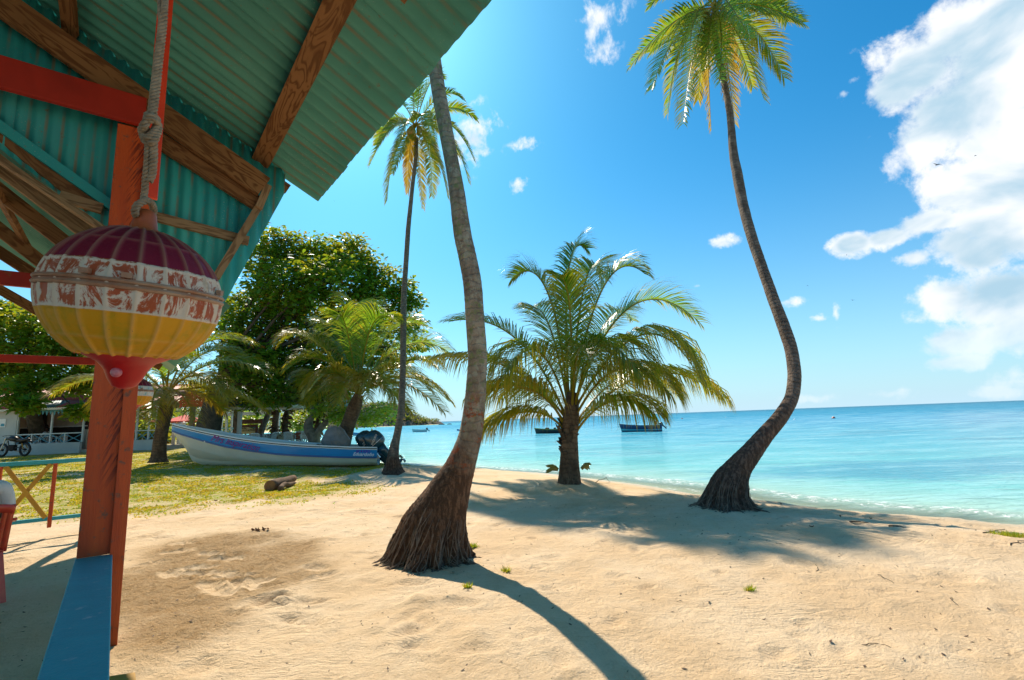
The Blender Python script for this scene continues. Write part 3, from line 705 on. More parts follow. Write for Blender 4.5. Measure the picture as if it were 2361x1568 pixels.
# 2 the short palm on the beach crest
b2 = on_ground(1314, 1112); Y2 = b2.y; rr = random.Random(5)
palm2 = thing('palm_tree', b2, 'short young palm with a full round crown standing on the beach crest', 'palm tree')
sp2 = row([(1313,1122,60),(1313,1108,50),(1313,1080,44),(1313,1050,40),(1313,1010,36),(1315,975,38),(1318,940,34),(1320,905,24)], Y2)
t2 = px_trunk(sp2); trunk(palm2, t2, 'trunk_young', 24, 90, flare=.3, ringh=.10, seed=6)
FR2 = [((1300,990),(1235,905),(1096,1000),-.4,.44),((1300,975),(1205,800),(1000,826),.3,.50),((1304,960),(1200,705),(1036,742),.9,.52),((1306,985),(1240,850),(1098,905),-.9,.50),
 ((1310,930),(1275,560),(1183,640),.8,.50),((1312,930),(1288,520),(1352,572),.5,.42),((1316,930),(1345,520),(1392,640),1.2,.48),((1318,930),(1385,540),(1487,632),-.2,.48),
 ((1322,940),(1440,580),(1612,742),.3,.56),((1322,950),(1490,640),(1612,872),-.8,.56),((1322,960),(1365,690),(1478,868),-2.0,.60),((1325,985),(1500,780),(1658,912),.2,.56),
 ((1326,1000),(1400,880),(1500,950),-1.2,.50),((1312,960),(1250,720),(1160,860),-1.5,.55),((1312,950),(1265,660),(1215,720),2.2,.5),((1320,950),(1400,650),(1460,740),2.4,.5),
 ((1318,960),(1330,700),(1365,860),-2.4,.55),((1325,980),(1440,800),(1560,900),1.8,.5),((1308,970),(1210,830),(1150,920),1.8,.5),((1316,940),(1325,640),(1290,640),-1.0,.42),
 ((1322,970),(1420,770),(1540,905),-1.6,.55)]
for i, (s, c, e, dY, L) in enumerate(FR2):
    low = e[1] > 820
    frond_px(palm2, s, c, e, Y2, dY, L*(2.5 if low else 1.8), n=100, w=.0135, hang=(1.7 if low else .42), tint=(.13 if low else .02)+rr.uniform(0, .12), start=.16, rr=.026, rnd=rr)
mb = MB()      # old leaf bases round the stem
for i in range(26):
    a = i*2.4; h = rr.uniform(.45, 1.25); r_ = .165
    p = Vector((b2.x+math.cos(a)*r_, b2.y+math.sin(a)*r_, b2.z+h)); o_ = Vector((math.cos(a), math.sin(a), 0))
    mb.bar(p-o_*.05, p+o_*rr.uniform(.02, .08)+Z*rr.uniform(.10, .24), .10, .018, o_)
mb.build('leaf_base', M['bark'], palm2)
for (sx, L_) in ((-1, .26), (1, .24)):
    mb = MB()
    p = Vector((b2.x+sx*.24, b2.y-.10, b2.z+.27))
    for k in range(4):
        e_ = Vector((sx*L_*rr.uniform(.4, 1), rr.uniform(-.08, .05), rr.uniform(-.05, .15))); mb.tube([p, p+e_*.45+Z*.03, p+e_*.8-Z*.01, p+e_-Z*rr.uniform(.02, .07)], [.035, .04, .03, .004], 6)
    mb.build('husk', M['coconut'], palm2)

# 3 the long leaning palm by the water
b3 = on_ground(1680, 1166); rr = random.Random(9)
palm3 = thing('palm_tree', b3, 'tall curved palm leaning out over the water edge at right, wide dark foot', 'palm tree', 'tall coconut palms')
Y3f = lambda y: float(np.interp(-y, [-1200, -1050, -950, -700, -400, -120], [b3.y, b3.y+.05, b3.y+.25, b3.y+1.3, b3.y+3.0, b3.y+4.6]))
sp3 = row([(1677,1180,146),(1677,1160,118),(1677,1140,94),(1684,1115,84),(1700,1085,64),(1722,1055,54),(1762,1005,42),(1800,960,37),(1824,920,33),(1831,880,32),(1831,850,31),(1824,805,31),(1808,755,31),(1785,695,29),(1758,620,27),(1733,545,26),(1713,470,25),(1700,403,25),(1691,351,22),(1683,264,18),(1667,176,15),(1653,111,14),(1647,50,15)], Y3f)
t3 = px_trunk(sp3); t3[0] = (Vector((t3[0][0].x, b3.y, gz(b3.x, b3.y)-.10)), t3[0][1])
trunk(palm3, t3, 'trunk_lean', 64, 320, flare=1.0, seed=8)
Y3 = t3[-1][0].y; c3 = t3[-1][0]
FR3 = [((1560,15),(1455,150),0,.42,.1),((1545,60),(1503,205),-.8,.42,.15),((1600,60),(1575,285),-1.5,.45,.3),((1625,60),(1640,300),.3,.32,.75),((1670,60),(1694,285),.9,.34,.6),
 ((1700,40),(1762,230),-1.2,.42,.4),((1740,20),(1808,180),.5,.45,.3),((1720,-20),(1850,52),-.6,.45,.12),((1780,-40),(1815,50),1.4,.42,.1),((1600,10),(1500,120),1.6,.42,.12),
 ((1570,-70),(1500,10),.6,.42,.05),((1600,-140),(1540,-60),-.8,.42,.05),((1650,-180),(1660,-110),1.0,.4,.0),((1700,-150),(1760,-70),-.7,.42,.0),((1760,-90),(1830,-30),1.0,.42,.05),
 ((1620,80),(1610,230),1.8,.42,.5),((1670,30),(1660,190),-2.0,.45,.15),((1560,30),(1540,260),.9,.4,.2),((1700,70),(1735,200),1.8,.40,.3),((1650,-60),(1730,90),-2.2,.42,.1),((1590,0),(1590,140),-2.2,.45,.1),((1640,20),(1625,160),-1.6,.4,.2)]
for i, (c, e, dY, L, ti) in enumerate(FR3):
    frond_px(palm3, (1648+rr.uniform(-5, 5), 22+rr.uniform(-12, 12)), c, e, Y3, dY, L*1.75, n=84, w=.018, hang=.42, tint=ti*.8, start=.12, rr=.024, rnd=rr, dry=ti > .55)
coconuts(palm3, (c3.x, c3.y, c3.z+.25), 9, .24, rr, .13)

# 4 the slim straight palm behind the boat's stern
b4 = on_ground(905, 1087); rr = random.Random(21)
palm4 = thing('palm_tree', b4, 'slim tall palm rising straight beside the stern of the blue boat', 'palm tree', 'tall coconut palms')
Y4 = b4.y
sp4 = row([(908,1096,66),(906,1080,44),(906,1060,30),(908,1036,23),(914,1010,17.5),(920,980,16),(925,945,15.5),(928,880,15),(930,784,14.5),(931,695,13.5),(936,607,12.5),(942,520,11),(950,440,10),(958,370,9.5),(960,320,10.5)], lambda y: Y4+8.6*max(0, (1060-y)/740))
t4 = px_trunk(sp4); trunk(palm4, t4, 'trunk_thin', 18, 240, flare=.7, ringh=.11, seed=4)
Yc = t4[-1][0].y
FR4 = [((905,250),(853,380),0,.45,.2),((900,330),(893,462),-.5,.5,.35),((930,320),(905,400),-1.3,.45,.3),((942,330),(940,445),.6,.3,.8),((965,350),(975,480),-.6,.36,.6),((1000,330),(995,452),-1.0,.45,.35),
 ((1010,320),(1032,455),.2,.45,.5),((1050,280),(1080,420),.2,.45,.3),((1040,240),(1094,372),-.6,.45,.2),((1040,215),(1098,275),.4,.42,.15),((1020,180),(1066,230),-.4,.42,.05),((960,150),(930,225),-.6,.42,.02),
 ((1000,140),(1020,180),.8,.4,.0),((920,190),(880,270),.8,.42,.1),((900,240),(868,330),1.4,.42,.15),((970,220),(1000,330),-1.8,.45,.15),((945,240),(915,340),-1.8,.45,.2),((1000,260),(1060,360),1.5,.42,.3),((975,140),(960,165),.2,.38,.0),((990,300),(1010,400),1.6,.4,.5)]
for i, (c, e, dY, L, ti) in enumerate(FR4):
    frond_px(palm4, (957+rr.uniform(-4, 4), 290+rr.uniform(-6, 6)), c, e, Yc, dY, L*1.9, n=66, w=.027, hang=.45, tint=ti*.8, start=.14, rr=.024, rnd=rr, dry=ti > .75, seg=3)
coconuts(palm4, at_y(956, 300, Yc-.2), 9, .26, rr, .15)

# 5 palm behind the boat's outboards, 6 palm behind the bow
def squat_palm(spec, label, FR, start, Yp, L, seed, mname='trunk_young', extra=0, n=84):
    tt_ = px_trunk(spec); base = tt_[0][0]
    o = thing('palm_tree', base, label, 'palm tree'); trunk(o, tt_, mname, 18, 80, flare=.4, ringh=.12, seed=seed); r = random.Random(seed)
    for c, e, dY, ti in FR:
        frond_px(o, (start[0]+r.uniform(-6, 6), start[1]+r.uniform(-6, 8)), c, e, Yp, dY, L*1.3*r.uniform(.9, 1.1), n=n, w=.018, hang=.62, tint=ti, start=.16, rr=.032, rnd=r)
    return o, tt_, r
Y5 = 18.5
palm5, t5, r5 = squat_palm(row([(788,1040,40),(792,1020,36),(800,990,34),(808,965,34),(818,938,34),(828,910,24)], Y5), 'leaning palm with wide drooping crown behind the outboard motors of the boat',
 [((715,730),(650,790),0,.25),((740,780),(665,850),-1,.2),((760,700),(740,760),.8,.05),((795,690),(778,735),-1.2,.05),((835,660),(868,742),.3,.05),((880,720),(975,748),.8,.1),((930,740),(1035,812),1.6,.15),
  ((930,820),(1034,925),0,.3),((920,840),(1022,948),-1.2,.35),((860,800),(915,930),-2,.3),((830,820),(850,920),-2.4,.4),((800,840),(780,930),-2.0,.45),((765,820),(715,900),-1.4,.35),((720,830),(690,890),1.0,.3),
  ((900,790),(990,900),2.0,.25),((845,690),(905,735),-1.5,.05),((815,640),(822,720),1.5,.03),((950,790),(1010,850),-1.6,.2),((875,860),(945,945),1.0,.4),((740,860),(700,935),2,.4),((790,740),(725,800),2.4,.1)],
 (826,905), Y5, .95, 31)
Y6 = 18.0
palm6, t6, r6 = squat_palm(row([(365,1066,50),(366,1055,40),(368,1030,34),(372,1000,32),(378,970,32),(384,935,34),(388,905,26)], Y6), 'palm with long sweeping green fronds behind the bow of the blue boat',
 [((440,745),(574,792),.4,.15),((500,790),(620,860),0,.12),((465,820),(527,925),-1.4,.35),((500,870),(598,940),-.8,.3),((345,870),(352,975),-2.0,.3),((300,850),(200,870),1,.2),((240,840),(124,908),0,.25),
  ((360,780),(345,800),.6,.05),((400,760),(430,790),1.2,.05),((330,880),(290,960),-1,.35),((420,880),(450,970),-2.2,.35),((460,880),(520,950),1.6,.35),((280,800),(220,830),-1,.1),((390,790),(415,850),-2.4,.1),((300,870),(230,930),-1.6,.3),((350,780),(300,800),1.8,.05),((470,760),(560,830),2,.1),((410,850),(480,900),2.4,.3)],
 (386,905), Y6, .95, 33)
coconuts(palm6, at_y(390, 915, Y6-.35), 5, .22, r6, .12)
mb = MB()
for k in range(12):
    a = at_y(383, 910, Y6-.4); mb.tube([a, a+Vector((-.35-.05*k % .3, -.2, .25-.09*k)), a+Vector((-.8, -.3, .45-.13*k))], [.02, .012, .005], 4)
mb.build('flower_stalk', M['coconut'], palm6)

# three slim palms at the dining terrace whose stems are wrapped in dry leaf sheaths
for (px, yb, yt, Y, lab) in ((634,1018,935,27.5,'sheath wrapped palm stem nearest the sign, left of the dining tables'),(658,1015,930,28.5,'sheath wrapped palm stem rising behind the dining tables'),(733,1024,935,26.0,'sheath wrapped palm stem beside the grey branching tree')):
    r = random.Random(px)
    tt_ = px_trunk(row([(px-4,yb+14,24),(px-3,yb,17),(px,(yb+yt)/2,14),(px+6,yt,13),(px+10,yt-50,13)], Y)); o = thing('palm_tree', tt_[0][0], lab, 'palm tree', 'sheathed palm stems by the terrace')
    trunk(o, tt_, 'trunk_young', 12, 50, seed=px); mb = MB()
    for k in range(34):
        q = tt_[1][0].lerp(tt_[3][0], r.random()); a = r.uniform(0, 6.283); d_ = Vector((math.cos(a), math.sin(a), 0)); e = q+d_*r.uniform(.26, .5)-Z*r.uniform(-.05, .35)
        s_ = d_.cross(Z)*r.uniform(.06, .13)
        m_ = q.lerp(e, .55)+Z*.12
        mb.add([q-s_*.6, q+s_*.6, m_+s_, e, m_-s_], [(0, 1, 2, 3, 4)])
    mb.build('dry_sheath', M['dry_sheath'] if 'dry_sheath' in M else M.setdefault('dry_sheath', mat('dry_sheath', (.20, .095, .05), .85, (.32, .18, .10), 5, .6)), o)
    for k in range(7): frond_ae(o, tt_[-1][0], k*.9, math.radians(r.uniform(0, 60)), 2.2, .6, .6, n=24, w=.03, rnd=r, seg=2)

# ------------------------------------------------------------------ broadleaf trees
def leaf_cloud(clumps, lr, per, size, seed, name, material, parent, flat=.6, origin=None):
    q = np.random.RandomState(seed); Cs = np.array([c[:3] for c in clumps]); Rs = np.array([c[3] for c in clumps]); k = len(Cs)
    n = k*per; ci = np.repeat(np.arange(k), per)
    dvec = q.normal(0, 1, (n, 3)); dvec /= np.linalg.norm(dvec, axis=1)[:, None]; rad = Rs[ci]*q.uniform(.25, 1, n)**.6
    dvec[:, 2] *= flat; P = Cs[ci]+dvec*rad[:, None]
    # leaf lies roughly along outward direction, tilted
    ax = dvec+q.normal(0, .45, (n, 3)); ax[:, 2] *= .5; ax[:, 2] -= .10; ax /= np.linalg.norm(ax, axis=1)[:, None]
    up = np.array([0, 0, 1.0])+q.normal(0, .45, (n, 3)); sd_ = np.cross(ax, up); sd_ /= np.linalg.norm(sd_, axis=1)[:, None]; nn_ = np.cross(sd_, ax)
    L = size*q.uniform(.6, 1.25, n)[:, None]; Wd = L*.27
    V = np.zeros((n, 6, 3))
    V[:, 0] = P; V[:, 1] = P+ax*L*.45+sd_*Wd*.85+nn_*Wd*.22; V[:, 2] = P+ax*L*.82+sd_*Wd*.9+nn_*Wd*.15; V[:, 3] = P+ax*L; V[:, 4] = P+ax*L*.82-sd_*Wd*.9+nn_*Wd*.15; V[:, 5] = P+ax*L*.45-sd_*Wd*.85+nn_*Wd*.22
    t_ = q.uniform(0, .30, n)+q.uniform(0, .35, k)[ci]; t_[q.rand(n) < .012] = .95
    o = tri_mesh(name, V, np.repeat(t_, 6), material)
    if parent is not None: o.parent = parent; o.matrix_parent_inverse = gmat(parent).inverted()
    return o
def limb(mb, a, b_, r0, r1, rnd, n=7, wob=.12, sides=8):
    a = Vector(a); b_ = Vector(b_); L = (b_-a).length; pts = []
    off = Vector((0, 0, 0))
    for i in range(n+1):
        t_ = i/n; p = a.lerp(b_, t_); off += Vector([rnd.uniform(-1, 1)*wob*L/n for _ in range(3)]); pts.append(p+off*(1 if i < n else .3)+Z*math.sin(t_*math.pi)*L*.05)
    mb.tube(pts, [r0+(r1-r0)*(i/n)**.8 for i in range(n+1)], sides); return pts
def broad_tree(label, base, trunk_top, r0, blobs, Y, seed, size=.26, dens=1.0, material='almond', bark='bark', name='almond_tree', cl=.55, per=26, group=None, trunkpts=None):
    r = random.Random(seed); o = thing(name, base, label, 'tree', group); mb = MB()
    tp = Vector(trunk_top); limb(mb, base-Z*.2, tp, r0*1.35, r0*.8, r, 6, .05, 12)
    clumps = []
    for bl in blobs:
        px, py, rx, ry = bl[:4]; dY = bl[4] if len(bl) > 4 else 0; Yb = Y+dY; c = at_y(px, py, Yb); RX = rx/F*Yb; RZ = ry/F*Yb; RY = min(RX, 2.6)*.9
        pts = limb(mb, tp, c, r0*.26, r0*.07, r, 7, .10, 7)
        kN = int(dens*2.3*max(8, 9.5*(RX*RZ*RY)**(2/3)/(cl**2)*.5))
        for k in range(kN):
            d_ = Vector((r.gauss(0, 1), r.gauss(0, 1), r.gauss(0, 1))).normalized(); s = r.uniform(.45, 1.02)
            p = c+Vector((d_.x*RX*s, d_.y*RY*s, d_.z*RZ*s)); clumps.append((p.x, p.y, p.z, cl*r.uniform(.6, 1.15)))
            if k % 5 == 0: limb(mb, c.lerp(p, .05), p, r0*.07, r0*.025, r, 3, .1, 5)
    mb.build('trunk', M[bark], o, smooth=True)
    leaf_cloud(clumps, cl, per, size, seed, 'crown', M[material], o)
    return o, clumps
YA = 26.0
bA = on_ground(468, 1046); bA = at_y(468, 1030, 25.5); bA.z = gz(bA.x, bA.y)
AB = [(650,562,52,42),(612,600,60,50),(735,590,85,48,1),(808,585,60,38),(850,625,55,45),(760,650,110,60,-1.5),(665,660,100,70,-1),(600,720,80,80,.5),(560,790,60,80),(700,750,130,80,1.5),(855,690,90,52),
 (930,668,34,26),(950,700,22,20),(930,745,48,34,1),(820,770,110,70,1),(955,790,30,22),(620,850,110,70),(740,850,120,70,1.5),(860,840,80,60,1),(540,880,70,50,1),(520,740,40,60,2),(660,915,70,25,-1),(760,910,60,30,0),(600,930,50,18,1)]
broad_tree('huge dark broadleaf tree spreading its crown behind the blue boat', bA, at_y(505, 880, 26), .52, AB, YA, 77, dens=1.0)
YB = 21.5
bB = at_y(100, 1000, 29); bB.z = gz(bB.x, bB.y)
BB = [(20,735,70,45,1),(95,745,70,40),(150,780,70,50),(60,800,90,50),(150,840,80,45),(30,860,60,35),(110,885,90,22,-.5),(190,870,60,40),(-60,760,90,80),(-60,850,70,70),(30,915,32,18,-2.0),(60,935,22,12,-2.2),(185,950,16,10,-1),(230,800,50,70,5),(260,860,60,60,6)]
broad_tree('dark leafy tree overhanging the tin roofed porch house', bB, at_y(60, 850, 24.5), .3, BB, YB+2, 78, dens=1.1, per=24)
bC = at_y(727, 1028, 25.0); bC.z = gz(bC.x, bC.y)
rC = random.Random(4); treeC = thing('almond_tree', bC, 'grey branching tree with bright backlit leaves right of the terrace', 'tree')
mb = MB(); A_ = [at_y(*q, 25.0) for q in ((728,1030),(724,1010),(712,990),(712,972),(722,955),(716,935))]; A_[0] = bC-Z*.1
mb.tube([Vector(p) for p in catmull(A_, 20)], [.34-.013*i for i in range(20)], 9)
B_ = [at_y(*q, 25.0) for q in ((724,1010),(742,985),(760,965),(782,948),(820,940))]; mb.tube([Vector(p) for p in catmull(B_, 16)], [.20-.009*i for i in range(16)], 8)
mb.build('trunk', M['bark_pale'], treeC, smooth=True)
cl_ = []
for (px, py, rx, ry) in ((770,950,40,14),(820,955,42,16),(865,955,36,14),(840,970,30,8),(790,968,20,6),(885,942,25,10),(740,945,30,10)):
    for k in range(26):
        c = at_y(px+rx*rC.uniform(-1, 1), py+ry*rC.uniform(-1, 1), 25+rC.uniform(-1.4, 1.4)); cl_.append((c.x, c.y, c.z, .34))
leaf_cloud(cl_, .4, 16, .20, 7, 'crown', M['almond_light'], treeC)
# bright shrubs seen under the crowns
for i, (px, py, rx, ry, Y, lab) in enumerate(((530,975,34,16,34,'bright yellow green bush seen through the white terrace posts'),(575,965,26,12,38,'sunlit bush behind the terrace beam'),(455,985,30,12,36,'low bush behind the red umbrella'),(345,985,30,14,36,'green bush between the house and the red umbrella'),(690,975,26,20,44,'round green bush on the far side of the dining tables'),(715,972,22,22,60,'large green shrub further along the bay'),(655,975,22,16,70,'dark green shrub by the far sand strip'))):
    c = at_y(px, py, Y); rB = random.Random(i+50); base = Vector((c.x, c.y, gz(c.x, c.y)))
    o = thing('bush', base, lab, 'bush'); mb = MB(); cl_ = []
    for k in range(46):
        p = at_y(px+rx*rB.gauss(0, .5), py+ry*rB.gauss(0, .5), Y+rB.uniform(-1, 1)); cl_.append((p.x, p.y, p.z, .5*Y/34))
        if k < 10: limb(mb, base, p, .05, .02, rB, 4, .1, 5)
    mb.build('stem', M['bark'], o); leaf_cloud(cl_, .5, 18, .24*Y/34, 60+i, 'crown', M['almond_light'] if i in (0, 1, 3, 5) else M['almond'], o)
# ------------------------------------------------------------------ the beach shelter
UA = math.radians(-38.4)
UU = Vector((math.sin(UA), math.cos(UA), 0)); VV = Vector((math.cos(UA), -math.sin(UA), 0))
def uv(u, v, z): return UU*u+VV*v+Z*z
C1 = at_y(735, 462, 4.66)         # near roof: far eave corner
u1, v1, z1 = C1.dot(UU), C1.dot(VV), C1.z
TAN1 = math.tan(math.radians(26))
N1 = (VV*TAN1+Z).normalized()     # roof falls towards +v
S1 = (VV*-1+Z*TAN1).normalized()  # up-slope
C3n = at_z(513, 707, 2.43); C3f = at_z(404, 856, 2.43)
v3 = (C3n.dot(VV)+C3f.dot(VV))/2; u3n, u3f = C3n.dot(UU), C3f.dot(UU)
TAN3 = math.tan(math.radians(37)); N3 = (VV*TAN3+Z).normalized(); S3 = (VV*-1+Z*TAN3).normalized()
bp = on_ground(256, 1484); uP = bp.dot(UU)
print('shelter', u1, v1, z1, v3, u3n, u3f, uP, bp.dot(VV))
shel = thing('beach_shelter', uv(uP, 0, 0), 'open timber beach shelter with green corrugated tin roof and red posts', 'shelter')
def sheet(parent, o_, e1, e2, nrm, width, length, material, pitch=.092, amp=.0115, name='roof_sheet', taper=None, thick=.0018, phase=0):
    """corrugated sheet: waves repeat along e1, run along e2"""
    per = 8; nc = int(width/pitch*per)+1; mb = MB(); vs = []; gr_ = []
    e1, e2, nrm = Vector(e1), Vector(e2), Vector(nrm)
    for layer in (0, 1):
        for r_ in (0, 1):
            for i in range(nc):
                s = i/per*pitch; w = math.cos(2*math.pi*i/per+phase)
                l0, l1 = (0, length) if taper is None else taper(s)
                vs.append(Vector(o_)+e1*s+e2*(l0 if r_ == 0 else l1)+nrm*(amp*w+layer*thick)); gr_.append(.5+.5*w)
    f = []
    for i in range(nc-1):
        f.append((i, i+1, nc+i+1, nc+i)[::-1]); b_ = 2*nc; f.append((b_+i, b_+i+1, b_+nc+i+1, b_+nc+i))
        f.append((i, i+1, b_+i+1, b_+i)); f.append((nc+i, nc+i+1, b_+nc+i+1, b_+nc+i)[::-1])
    f += [(0, nc, 3*nc, 2*nc), (nc-1, 2*nc-1, 4*nc-1, 3*nc-1)[::-1]]
    mb.add(vs, f, groove=gr_); return mb.build(name, material, parent, smooth=True)
ridge1 = 3.9
o0 = C1+UU*0
k = 0; uu = u1
rs = random.Random(3)
while uu > u1-7.2:      # near roof, seaward slope
    wdt = .78
    sheet(shel, uv(uu-wdt, v1, z1)+N1*(.004*(k % 2))-S1*(rs.uniform(-.02, .02) if k else 0), UU, S1, N1, wdt+.05, ridge1+1.1, M['tin_green'], pitch=.14, amp=.016, phase=0)
    uu -= wdt; k += 1
L1h = (ridge1+1.1); rv1 = v1-L1h*(-S1.dot(VV)*-1 if False else abs(S1.dot(VV))); rz1 = z1+L1h*S1.z
uu = u1; k = 0
while uu > u1-7.2:      # the landward slope
    sheet(shel, uv(uu-.78, rv1, rz1)+Z*(.004*(k % 2)), UU, (-VV-Z*TAN1).normalized(), (-VV*TAN1+Z).normalized(), .83, L1h, M['tin_green']); uu -= .78; k += 1
uu = u3f; k = 0; L3 = 3.9
while uu > u3n+.01:      # low far roof
    wdt = .78 if uu-.78 > u3n else uu-u3n
    sheet(shel, uv(uu-wdt, v3, 2.43)+N3*(.004*(k % 2)), UU, S3, N3, wdt+.05, L3, M['tin_green'] if k else M['tin_pale']); uu -= wdt; k += 1
rv3 = v3-L3*abs(S3.dot(VV)); rz3 = 2.43+L3*S3.z; uu = u3f; k = 0
while uu > u3n+.01:
    wdt = .78 if uu-.78 > u3n else uu-u3n
    sheet(shel, uv(uu-wdt, rv3, rz3)+Z*(.004*(k % 2)), UU, (-VV-Z*TAN3).normalized(), (-VV*TAN3+Z).normalized(), wdt+.05, L3, M['tin_green']); uu -= wdt; k += 1
# steep teal infill between the two roofs
A0 = C3n.copy(); A1 = at_plane(657, 444, uv(u1-.06, 0, 0), UU)
d2 = (A0-A1); slant = (UU*(A0.dot(UU)-A1.dot(UU))+Z*(A0.z-A1.z)); slant.normalize()   # down
eup = -slant; nT = VV.cross(eup).normalized()
if nT.dot(UU) < 0: nT = -nT
dv = A1.dot(VV)-A0.dot(VV); hh_ = (A1-A0).dot(eup)
def tap(s0):
    def f(s):
        s_ = s+s0      # distance towards -v from the right-most corner
        # lower edge follows low roof, upper edge follows near roof
        l0 = s_*TAN3*1.02/abs(eup.z) - (dv-0)*0 - .02
        if s_ < dv: l0 = hh_*(1-s_/dv) - .0
        else: l0 = (s_-dv)*TAN3/abs(eup.z)-.09
        l1 = hh_+.24+(s_)*TAN1/abs(eup.z)
        return (min(l0, l1-.02), l1)
    return f
org = A0+VV*dv
s0 = 0; k = 0
for wdt in (1.02, .80, .80, .80, .80):
    sheet(shel, org-VV*s0+nT*(.005*(k % 2)), -VV, eup, nT, wdt+.03, 1, M['tin_teal'], name='infill_sheet', taper=tap(s0)); s0 += wdt; k += 1

def wbar(parent, a, b_, w, h, up, m='wood', name='rafter', bevel=.003, seed=None):
    a = Vector(a); b_ = Vector(b_); o = MB(); o.bar(a, b_, w, h, up); ob = o.build(name, M[m], parent)
    me = ob.data; A = me.attributes.new('grain', 'FLOAT_VECTOR', 'POINT')
    tdir = (b_-a).normalized(); up = Vector(up); sd_ = tdir.cross(up).normalized(); n_ = sd_.cross(tdir)
    off = Vector((rng.uniform(0, 40), rng.uniform(0, 40), rng.uniform(0, 40)))
    vals = []
    for v in me.vertices:
        q = v.co-a; vals += [q.dot(tdir)+off.x, q.dot(sd_)+off.y, q.dot(n_)+off.z]
    A.data.foreach_set('vector', vals)
    return ob
def rbar(p, q, w, h, P, Nn, m='wood', name='rafter', ext=0, off=0):
    a = at_plane(*p, P+Nn*off, Nn); b_ = at_plane(*q, P+Nn*off, Nn); t_ = (b_-a).normalized()
    return wbar(shel, a-t_*ext, b_, w, h, Nn, m, name)
P1p = C1-N1*.012; P3p = C3n-N3*.012
# timbers under the near roof (h is the depth below the tin)
rbar((690,-60), (618,455), .001, .001, P1p, N1) if False else None
rbar((813,-60), (592,392), .15, .045, P1p, N1, name='purlin', off=-.03, ext=.6)
wbar(shel, at_plane(606, 397, P1p-N1*.03, N1), at_plane(664, 437, P1p-N1*.03, N1), .05, .09, N1, 'wood', 'purlin')
Pr = uv(uP+.06, 0, 0)
a_ = at_plane(10, 12, Pr, UU); b_ = at_plane(608, 432, Pr, UU)
wbar(shel, a_-(b_-a_)*.25, b_, .05, .20, N1, 'wood', 'rafter')
Pr2 = uv(uP+.14, 0, 0)
a_ = at_plane(330, 300, Pr2, UU); b_ = at_plane(600, 474, Pr2, UU)
wbar(shel, a_-(b_-a_)*.1, b_, .05, .13, (VV*.58+Z).normalized(), 'wood', 'rafter')
wbar(shel, at_plane(150, -60, P1p-N1*.05, N1), at_plane(163, 82, P1p-N1*.05, N1), .09, .05, N1, 'wood', 'rafter')
for du in (-2.7, -4.2, -5.9):
    wbar(shel, uv(u1+du, v1-.35, z1+.35*TAN1-.13), uv(u1+du, rv1, rz1-.13), .05, .14, N1, 'wood', 'rafter')
wbar(shel, uv(u1-.1, rv1, rz1-.2), uv(u1-7, rv1, rz1-.2), .05, .18, Z, 'wood', 'ridge_beam')
# infill framing
Pt = org-nT*.03; 
rbar((138,452), (236,482), .075, .045, Pt-nT*.0, nT, 'wood_grey', 'batten')
rbar((360,500), (573,556), .075, .04, Pt-nT*.0, nT, 'wood_grey', 'batten')
rbar((598,474), (498,640), .06, .05, Pt-nT*.05, nT, 'wood_grey', 'strut')
rbar((618,428), (596,480), .06, .05, Pt-nT*.09, nT, 'wood_grey', 'strut')
fl = wbar(shel, at_plane(-40, 262, uv(u3n-.03, 0, 0), UU), at_plane(262, 478, uv(u3n-.03, 0, 0), UU), .03, .07, Z, 'wood', 'flashing'); fl.data.materials[0] = M['tin_teal']
# rafters of the low roof
def rr3(p, q, w=.05, h=.11, off=-.06, m='wood', name='rafter'): rbar(p, q, w, h, P3p, N3, m, name, ext=.9, off=off)
Pw = uv(u3n+.05, 0, 0)
def vert(p, q, u_, w=.05, h=.12, m='wood', name='rafter', ext=.6):
    a = at_plane(*p, uv(u_, 0, 0), UU); b_ = at_plane(*q, uv(u_, 0, 0), UU); t_ = (b_-a).normalized()
    return wbar(shel, a-t_*ext, b_, w, h, (VV*.6+Z).normalized(), m, name)
vert((29,346-18), (214,478), u3n+.02)
vert((0,382), (215,545), u3n+.35, h=.13, m='wood_grey')
vert((0,442), (165,572), u3n+.95, h=.12)
vert((0,530), (160,655), u3n+2.0, h=.12)
vert((0,582), (120,660), u3n+2.9, h=.12)
vert((0,668), (110,730), u3f-1.2, h=.12)
vert((330,826), (372,846), u3f-.12, h=.12, ext=0)
rr3((0,455), (88,613), .07, .04, -.16, 'wood', 'brace')
rr3((195,500), (262,545), .07, .04, -.12, 'wood_grey', 'brace')
# red posts and tie beams
M['post_paint'] = M['orange_paint'].copy(); M['post_paint'].name = 'streaked_post_paint'; t = NT(M['post_paint'].node_tree); b = t.n['Principled BSDF']
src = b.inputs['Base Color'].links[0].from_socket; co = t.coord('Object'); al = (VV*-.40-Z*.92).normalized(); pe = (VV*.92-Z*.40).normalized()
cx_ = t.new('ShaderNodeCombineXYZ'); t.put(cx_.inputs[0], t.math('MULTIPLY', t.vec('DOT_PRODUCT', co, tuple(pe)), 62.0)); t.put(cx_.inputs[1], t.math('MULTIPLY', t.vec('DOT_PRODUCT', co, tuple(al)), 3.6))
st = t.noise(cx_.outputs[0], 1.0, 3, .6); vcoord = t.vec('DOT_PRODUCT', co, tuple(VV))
msk = t.math('MULTIPLY', t.step(vcoord, -.085, -.02), t.step(t.vec('DOT_PRODUCT', co, (0, 0, 1)), .95, 1.2)); streak = t.math('MULTIPLY', t.step(st, .50, .56), msk)
t.put(b.inputs['Base Color'], t.mix(t.math('MULTIPLY', streak, .9), src, (.16, .018, .004)))  # thin darker diagonal streaks on the seaward side of the board, above the rail
